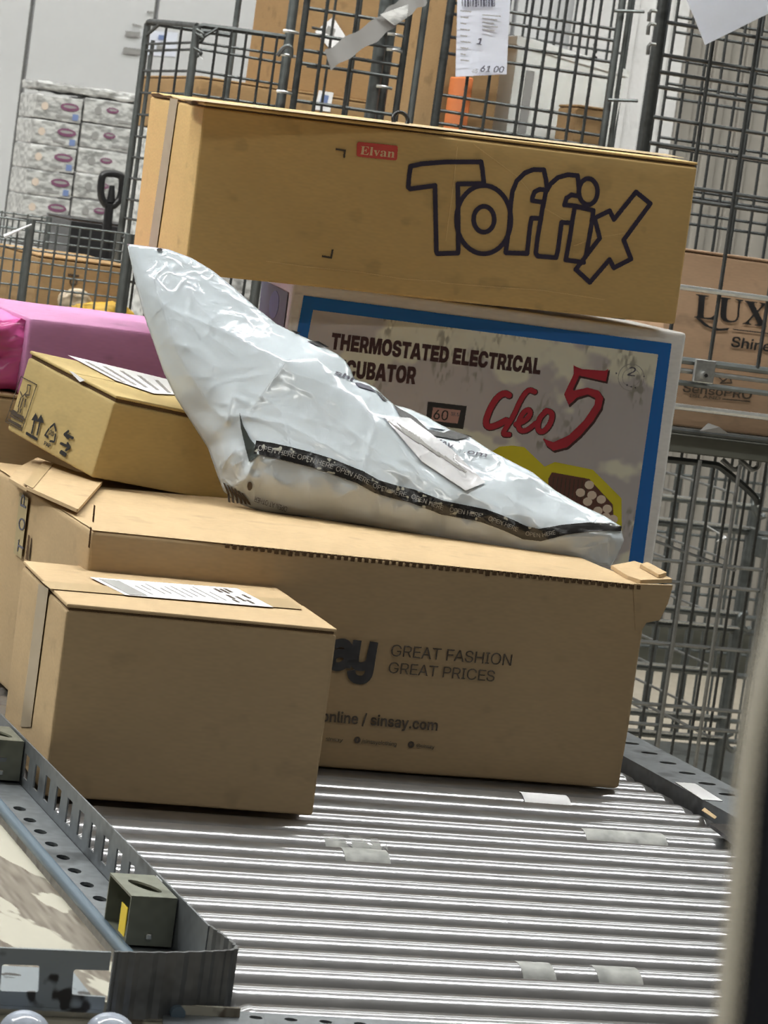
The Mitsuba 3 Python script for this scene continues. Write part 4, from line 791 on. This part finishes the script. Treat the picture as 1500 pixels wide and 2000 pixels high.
fp = Face((at(893, 60, 5.276)), (1, 0, 0), (0, 0, 1))
for i in range(13): add(k + '__barcode', fp.poly([(902 + i * 5.2, -6), (902 + i * 5.2 + 1.2 + (i * 7 % 3), -6), (902 + i * 5.2 + 1.2 + (i * 7 % 3), 13), (902 + i * 5.2, 13)], off=.0006), 'ink_steel')
add(k + '__print', fp.text('1', (931, 86), (940, 88), (935, 74), wght=600, off=.0006), 'ink_steel'); add(k + '__print', fp.text('61 00', (937, 140), (982, 142), (941, 128), wght=600, off=.0006), 'ink_steel'); add(k + '__print', fp.text('45', (920, 142), (931, 143), (923, 134), wght=400, off=.0006), 'label_grey')
for i in range(9): add(k + '__text_line', fp.poly([(899, 20 + i * 12), (920 - (i * 5 % 12), 22 + i * 12), (920 - (i * 5 % 12), 24 + i * 12), (899, 22 + i * 12)], off=.0006), 'label_grey')
for i in range(5): add(k + '__text_line', fp.poly([(942, 28 + i * 7), (978 - (i * 7 % 15), 31 + i * 7), (978 - (i * 7 % 15), 33 + i * 7), (942, 30 + i * 7)], off=.0006), 'label_grey')
leaf('paper_sheet', 'plain white paper sheet with a pointed corner hanging on the cage at the upper right', [(1300, -90), (1376, 88), (1540, 8), (1470, -160)], 4.425, 'paper_cold', .004)
k = leaf('paper_sheet', 'white notice with two small pictures stuck to the grey wall panel', [(280, 58), (348, 64), (343, 111), (274, 107)], 9.785, 'paper_cold', .0)
fw = Face(at(300, 80, 9.78), (1, 0, 0), (0, 0, 1)); add(k + '__picture', fw.poly([(310, 68), (322, 69), (321, 78), (309, 77)]), 'ink_bluegrey'); add(k + '__picture', fw.poly([(306, 88), (320, 89), (319, 99), (305, 98)]), 'label_grey')
for pts in ([(246, 60), (274, 63), (273, 73), (244, 71)], [(242, 92), (275, 96), (273, 108), (239, 104)], [(288, 21), (300, 23), (299, 27), (287, 25)], [(258, 46), (276, 50), (276, 53), (259, 50)]): add('wall_back__tape_mark', fw.poly(pts), 'label_grey')
# grey film strip tied across
fs = thing('film_strip', 'silvery torn film strip tied diagonally between two cage posts', 'plastic strip'); P = arc([at(640, 118, 5.315), at(690, 86, 5.307), at(745, 52, 5.305), at(770, 28, 5.31), at(805, 2, 5.313), at(830, -12, 5.315)], 3); V, F = [], []
for i, q in enumerate(P):
    wv = .0175 + .002 * math.sin(i * .8); V += [q + np.array([-.45 * wv, -.002 * math.sin(i * .5), .9 * wv]), q + np.array([.45 * wv, .002 * math.sin(i * .7), -.9 * wv])]
for i in range(len(P) - 1): F += [[2 * i, 2 * i + 1, 2 * i + 3], [2 * i, 2 * i + 3, 2 * i + 2]]
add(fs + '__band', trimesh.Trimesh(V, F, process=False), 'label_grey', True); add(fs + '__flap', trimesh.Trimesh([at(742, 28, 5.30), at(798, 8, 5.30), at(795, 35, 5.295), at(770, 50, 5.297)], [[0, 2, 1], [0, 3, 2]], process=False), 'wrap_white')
fl2 = thing('film_strip', 'small white torn film tag on the narrow end gate of the left cage', 'plastic strip'); add(fl2 + '__tag', trimesh.Trimesh([at(384, 95, 5.385), at(392, 100, 5.385), at(398, 118, 5.385), at(390, 112, 5.38)], [[0, 2, 1], [0, 3, 2]], process=False), 'paper')
rg = thing('rubber_ring', 'black rubber ring on top of the long amber box', 'ring'); c_ = at(782, 234, 3.97); m = trimesh.creation.torus(.0105, .0028, 24, 10); m.apply_transform(trimesh.transformations.rotation_matrix(math.pi / 2 - .3, [1, 0, 0])); m.apply_translation(c_); RGZ = c_; add(rg + '__band', m, 'black_plastic', True)
# printed carton in the right cage
lx = far_box('cardboard_box', 'pinkish brown cardboard box with serif black lettering on the cage shelf at the right', 1318, 482, 1600, 851, 4.62, .42, 'kraft_pink', zb=zs1 - .0035)
FX, o = lx.front, .0018
lx.put('printed_text', FX.text('\U0001D40B\U0001D414\U0001D417\U0001D40E', (1355, 620), (1548, 645), (1359, 572), 'NotoSansMath', off=o), 'ink_black')
lx.put('printed_swash', FX.poly([(1357, 619), (1366, 622), (1385, 637), (1405, 642), (1424, 640), (1420, 645), (1400, 646), (1376, 637)], off=o), 'ink_black')
lx.put('printed_rule', FX.poly([(1431, 642), (1540, 655), (1540, 657), (1431, 644)], off=o), 'ink_black'); lx.put('printed_text', FX.text('Shine', (1426, 677), (1503, 687), (1430, 657), wght=600, off=o), 'ink_black')
lx.put('printed_text', FX.text('SensoPRO', (1332, 765), (1466, 780), (1335, 748), wght=560, off=o), 'ink_brown'); lx.put('printed_text', FX.text('ISLAND', (1345, 775), (1406, 781), (1346, 769), wght=500, off=o), 'ink_brown')
lx.put('printed_rule', FX.poly([(1410, 778), (1464, 783), (1464, 785), (1410, 780)], off=o), 'ink_brown'); lx.put('printed_mark', stroke(FX, [(1398, 732), (1412, 745), (1424, 735), (1428, 748), (1406, 748), (1420, 738)], .0009, o), 'ink_brown')
tp = thing('torn_film', 'scrap of torn clear film on the shelf edge under the pinkish box', 'film'); add(tp + '__scrap', trimesh.Trimesh([at(1366, 842, 4.44), at(1383, 826, 4.44), at(1405, 834, 4.438), at(1424, 848, 4.44)], [[0, 2, 1], [0, 3, 2]], process=False), 'label_grey')
ft2 = thing('torn_film', 'scrap of white film dangling from a thick rail of the cage below', 'film'); m = [tube([at(1372, 1022, 5.99), at(1405, 1042, 5.99)], .002, 6), trimesh.Trimesh([at(1398, 1058, 5.99), at(1415, 1045, 5.99), at(1420, 1050, 5.98), at(1408, 1060, 5.99)], [[0, 2, 1], [0, 3, 2]], process=False)]; add(ft2 + '__scrap', cat_(m), 'paper')
# grey ribbed load in the background at the upper right
for i, (x0, x1, y0, m) in enumerate(((1205, 1340, -120, 'card_white'), (1340, 1640, -120, 'wall_grey'))):
    p, q = at(x0, 100, 9.3), at(x1, 100, 9.3); k = thing('wrapped_load', ('pale film wrapped pallet load far behind the dense cage', 'grey ribbed pallet load far behind the shelf cage')[i], 'pallet load')
    n = max(2, int((q[0] - p[0]) / .05))
    for j in range(n):
        a_ = p[0] + (q[0] - p[0]) * j / n; add(k + '__panel', rbox(a_ + .001, a_ + (q[0] - p[0]) / n - .001, 9.3 + .012 * (j % 2), 9.74, .14, 2.3, .003), m, 30)
    add(k + '__pallet', box(p[0], q[0], 9.3, 9.74, 0, .14), 'grey_wood')
# pallet of shrink-wrapped cartons
pl = thing('wrapped_load', 'grey film wrapped lower half of the pallet by the grey wall', 'pallet load'); Yp = 8.3
xa, xm2, xb = at(44, 400, Yp)[0], at(138, 400, Yp)[0], at(245, 400, Yp)[0]; zt = at(110, 163, Yp)[2]; nrow, hh = 10, (at(110, 235, Yp)[2] - at(110, 435, Yp)[2]) / 4; zb_ = zt - .03 - hh * nrow
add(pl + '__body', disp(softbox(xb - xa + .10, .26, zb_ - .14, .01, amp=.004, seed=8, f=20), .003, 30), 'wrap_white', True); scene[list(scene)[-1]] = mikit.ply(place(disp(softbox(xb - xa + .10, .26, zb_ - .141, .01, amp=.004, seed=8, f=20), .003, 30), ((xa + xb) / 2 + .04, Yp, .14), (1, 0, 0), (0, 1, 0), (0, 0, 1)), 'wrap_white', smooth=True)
add(pl + '__pallet', box(xa - .02, xb + .1, Yp, Yp + .3, 0, .139), 'grey_wood')
ords = ['topmost', 'second', 'third', 'fourth', 'fifth', 'sixth', 'seventh', 'eighth', 'ninth', 'lowest']
for col, (a_, b_, dz) in enumerate(((xa, xm2, 0.0), (xm2 + .002, xb + .05, .008))):
    for r_ in range(nrow):
        z1_ = zt - .03 - hh * r_ + dz; k = thing('white_carton', f'white film wrapped carton, {ords[r_]} of the {("outer", "inner")[col]} column by the grey wall', 'carton', 'white wrapped cartons on the pallet')
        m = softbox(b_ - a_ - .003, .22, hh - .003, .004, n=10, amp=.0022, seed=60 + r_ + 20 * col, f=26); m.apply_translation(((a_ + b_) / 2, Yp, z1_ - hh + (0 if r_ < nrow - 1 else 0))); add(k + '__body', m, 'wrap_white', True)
        Fk = Face((a_, Yp, z1_ - hh), (1, 0, 0), (0, 0, 1)); w_ = b_ - a_
        for (u, rx, ry, mm) in ((.72 if col == 0 else .40, .026 if col == 0 else .017, .011 if col == 0 else .008, 'ink_purple'),):
            add(k + '__printed_oval', Fk.lay(aff.scale(Point(w_ * u, hh * .58).buffer(1), rx, ry), .003, .0004), mm); add(k + '__printed_oval', Fk.lay(aff.scale(Point(w_ * u, hh * .60).buffer(1), rx * .72, ry * .35), .0036, .0004), 'label_grey')
        add(k + '__printed_patch', Fk.lay(aff.scale(Point(w_ * .2, hh * .5).buffer(1, 3), .010, .011), .003, .0004), 'ink_pale' if col == 0 else 'label_grey')
        add(k + '__printed_patch', Fk.lay(sbox(w_ * .8, hh * .1, w_ * .92, hh * .34), .003, .0004), 'ink_bluegrey')
        add(k + '__printed_patch', Fk.lay(sbox(w_ * .45, hh * .14, w_ * .72, hh * .24), .003, .0004), 'label_grey')
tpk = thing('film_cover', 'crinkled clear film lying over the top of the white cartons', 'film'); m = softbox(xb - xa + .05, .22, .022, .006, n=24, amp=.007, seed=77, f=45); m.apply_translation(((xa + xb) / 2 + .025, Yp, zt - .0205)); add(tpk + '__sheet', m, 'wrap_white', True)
# pallet truck handle
pt = thing('pallet_truck', 'black pallet truck handle standing before the white cartons', 'pallet truck'); Yk = 6.8
lp = arc([at(*q, Yk) for q in ((208, 402), (196, 384), (198, 346), (206, 338), (232, 340), (240, 348), (236, 388), (222, 402))], 2); add(pt + '__handle', tube(np.vstack([lp, lp[:1]]), .0085, 10), 'black_plastic', 40)
a_, b_ = at(214, 398, Yk), at(196, 570, Yk); add(pt + '__grip', tube([at(216, 395, Yk), at(219, 362, Yk)], [.010, .006], 10), 'black_plastic', 40)
low = np.array([b_[0], Yk + .05, .22]); add(pt + '__drawbar', tube([a_, b_, low], [.0105, .0115, .014], 12), 'black_plastic', 40)
add(pt + '__pump', rbox(low[0] - .07, low[0] + .07, Yk, Yk + .14, .10, .26, .01), 'black_plastic', 30); add(pt + '__fork', box(low[0] - .12, low[0] - .04, Yk + .14, Yk + .6, .06, .10), 'black_plastic'); add(pt + '__fork', box(low[0] + .04, low[0] + .12, Yk + .14, Yk + .6, .06, .10), 'black_plastic')
for x in (-.04, .04): w = trimesh.creation.cylinder(.05, .04, sections=20); w.apply_transform(trimesh.transformations.rotation_matrix(math.pi / 2, [0, 1, 0])); w.apply_translation((low[0] + x, Yk + .07, .05)); add(pt + '__wheel', w, 'black_plastic', 40)
# things in the low cage
lb = far_box('cardboard_box', 'brown cardboard box with a small round logo inside the low wire cage', 76, 497, 244, 640, 5.62, .4, 'kraft_far')
lb.put('printed_mark', lb.front.lay(Point(*lb.front.uv(143, 550)).buffer(.0075).difference(Point(*lb.front.uv(143, 550)).buffer(.0045)), .002), 'ink_brown'); lb.put('printed_mark', lb.front.poly([(132, 534), (154, 537), (154, 541), (132, 538)], off=.002), 'ink_brown')
add(c6.key + '__shelf', box(at(-20, 600, 5.6)[0], at(262, 600, 5.6)[0], 5.53, 6.15, lb.O[2] - .02, lb.O[2] - .0005), 'post_zinc')
yb_ = thing('plastic_bag', 'crumpled clear and yellow plastic bag before the boxed logo in the low wire cage', 'plastic bag'); m = trimesh.creation.icosphere(4, 1.0); m.apply_scale((.068, .03, .020)); disp(m, .012, 30, 5); p = at(200, 596, 5.575); m.apply_translation((p[0], 5.575, lb.O[2] + .024)); add(yb_ + '__pouch', m, 'bag_yellow', True)
m = trimesh.creation.icosphere(3, 1.0); m.apply_scale((.03, .02, .022)); disp(m, .012, 40, 6); p = at(148, 580, 5.575); m.apply_translation((p[0], 5.575, lb.O[2] + .038)); add(yb_ + '__neck', m, 'bag_clear', True)
dk = far_box('black_crate', 'black crate standing before the white cartons, behind the low wire cage', 140, 425, 262, 520, 7.55, .3, 'black_plastic', cat='crate', zb=.001)
# post close to the camera
ps = thing('metal_post', 'blurred dark post with a pale edge, close to the camera at the right', 'post'); L = [(1547, 1100), (1516, 1250), (1492, 1350), (1475, 1450), (1461, 1560), (1451, 1700), (1437, 1850), (1422, 2000), (1404, 2200)]
P = np.array([EYE + ray(*q) * .50 for q in L]); P = np.vstack([P, P[-1] + (P[-1] - P[-2]) / (P[-1] - P[-2])[2] * (.0 - P[-1][2])]); R_ = CAM[0]; D_ = np.array([CAM[2][0], CAM[2][1], 0]); D_ /= np.linalg.norm(D_)
def sweep(u0, u1, d0, d1):
    V, F = [], []
    for q in P: V += [q + R_ * u0 + D_ * d0, q + R_ * u1 + D_ * d0, q + R_ * u1 + D_ * d1, q + R_ * u0 + D_ * d1]
    for i in range(len(P) - 1):
        for j in range(4): a, b, c, d = 4 * i + j, 4 * i + (j + 1) % 4, 4 * i + 4 + (j + 1) % 4, 4 * i + 4 + j; F += [[a, c, b], [a, d, c]]
    e = len(V) - 4; F += [[0, 1, 2], [0, 2, 3], [e, e + 2, e + 1], [e, e + 3, e + 2]]; return trimesh.Trimesh(V, F, process=False)
add(ps + '__edge', sweep(0, .0017, .0, .02), 'post_beige'); add(ps + '__core', sweep(.0018, .03, .001, .02), 'post_navy')
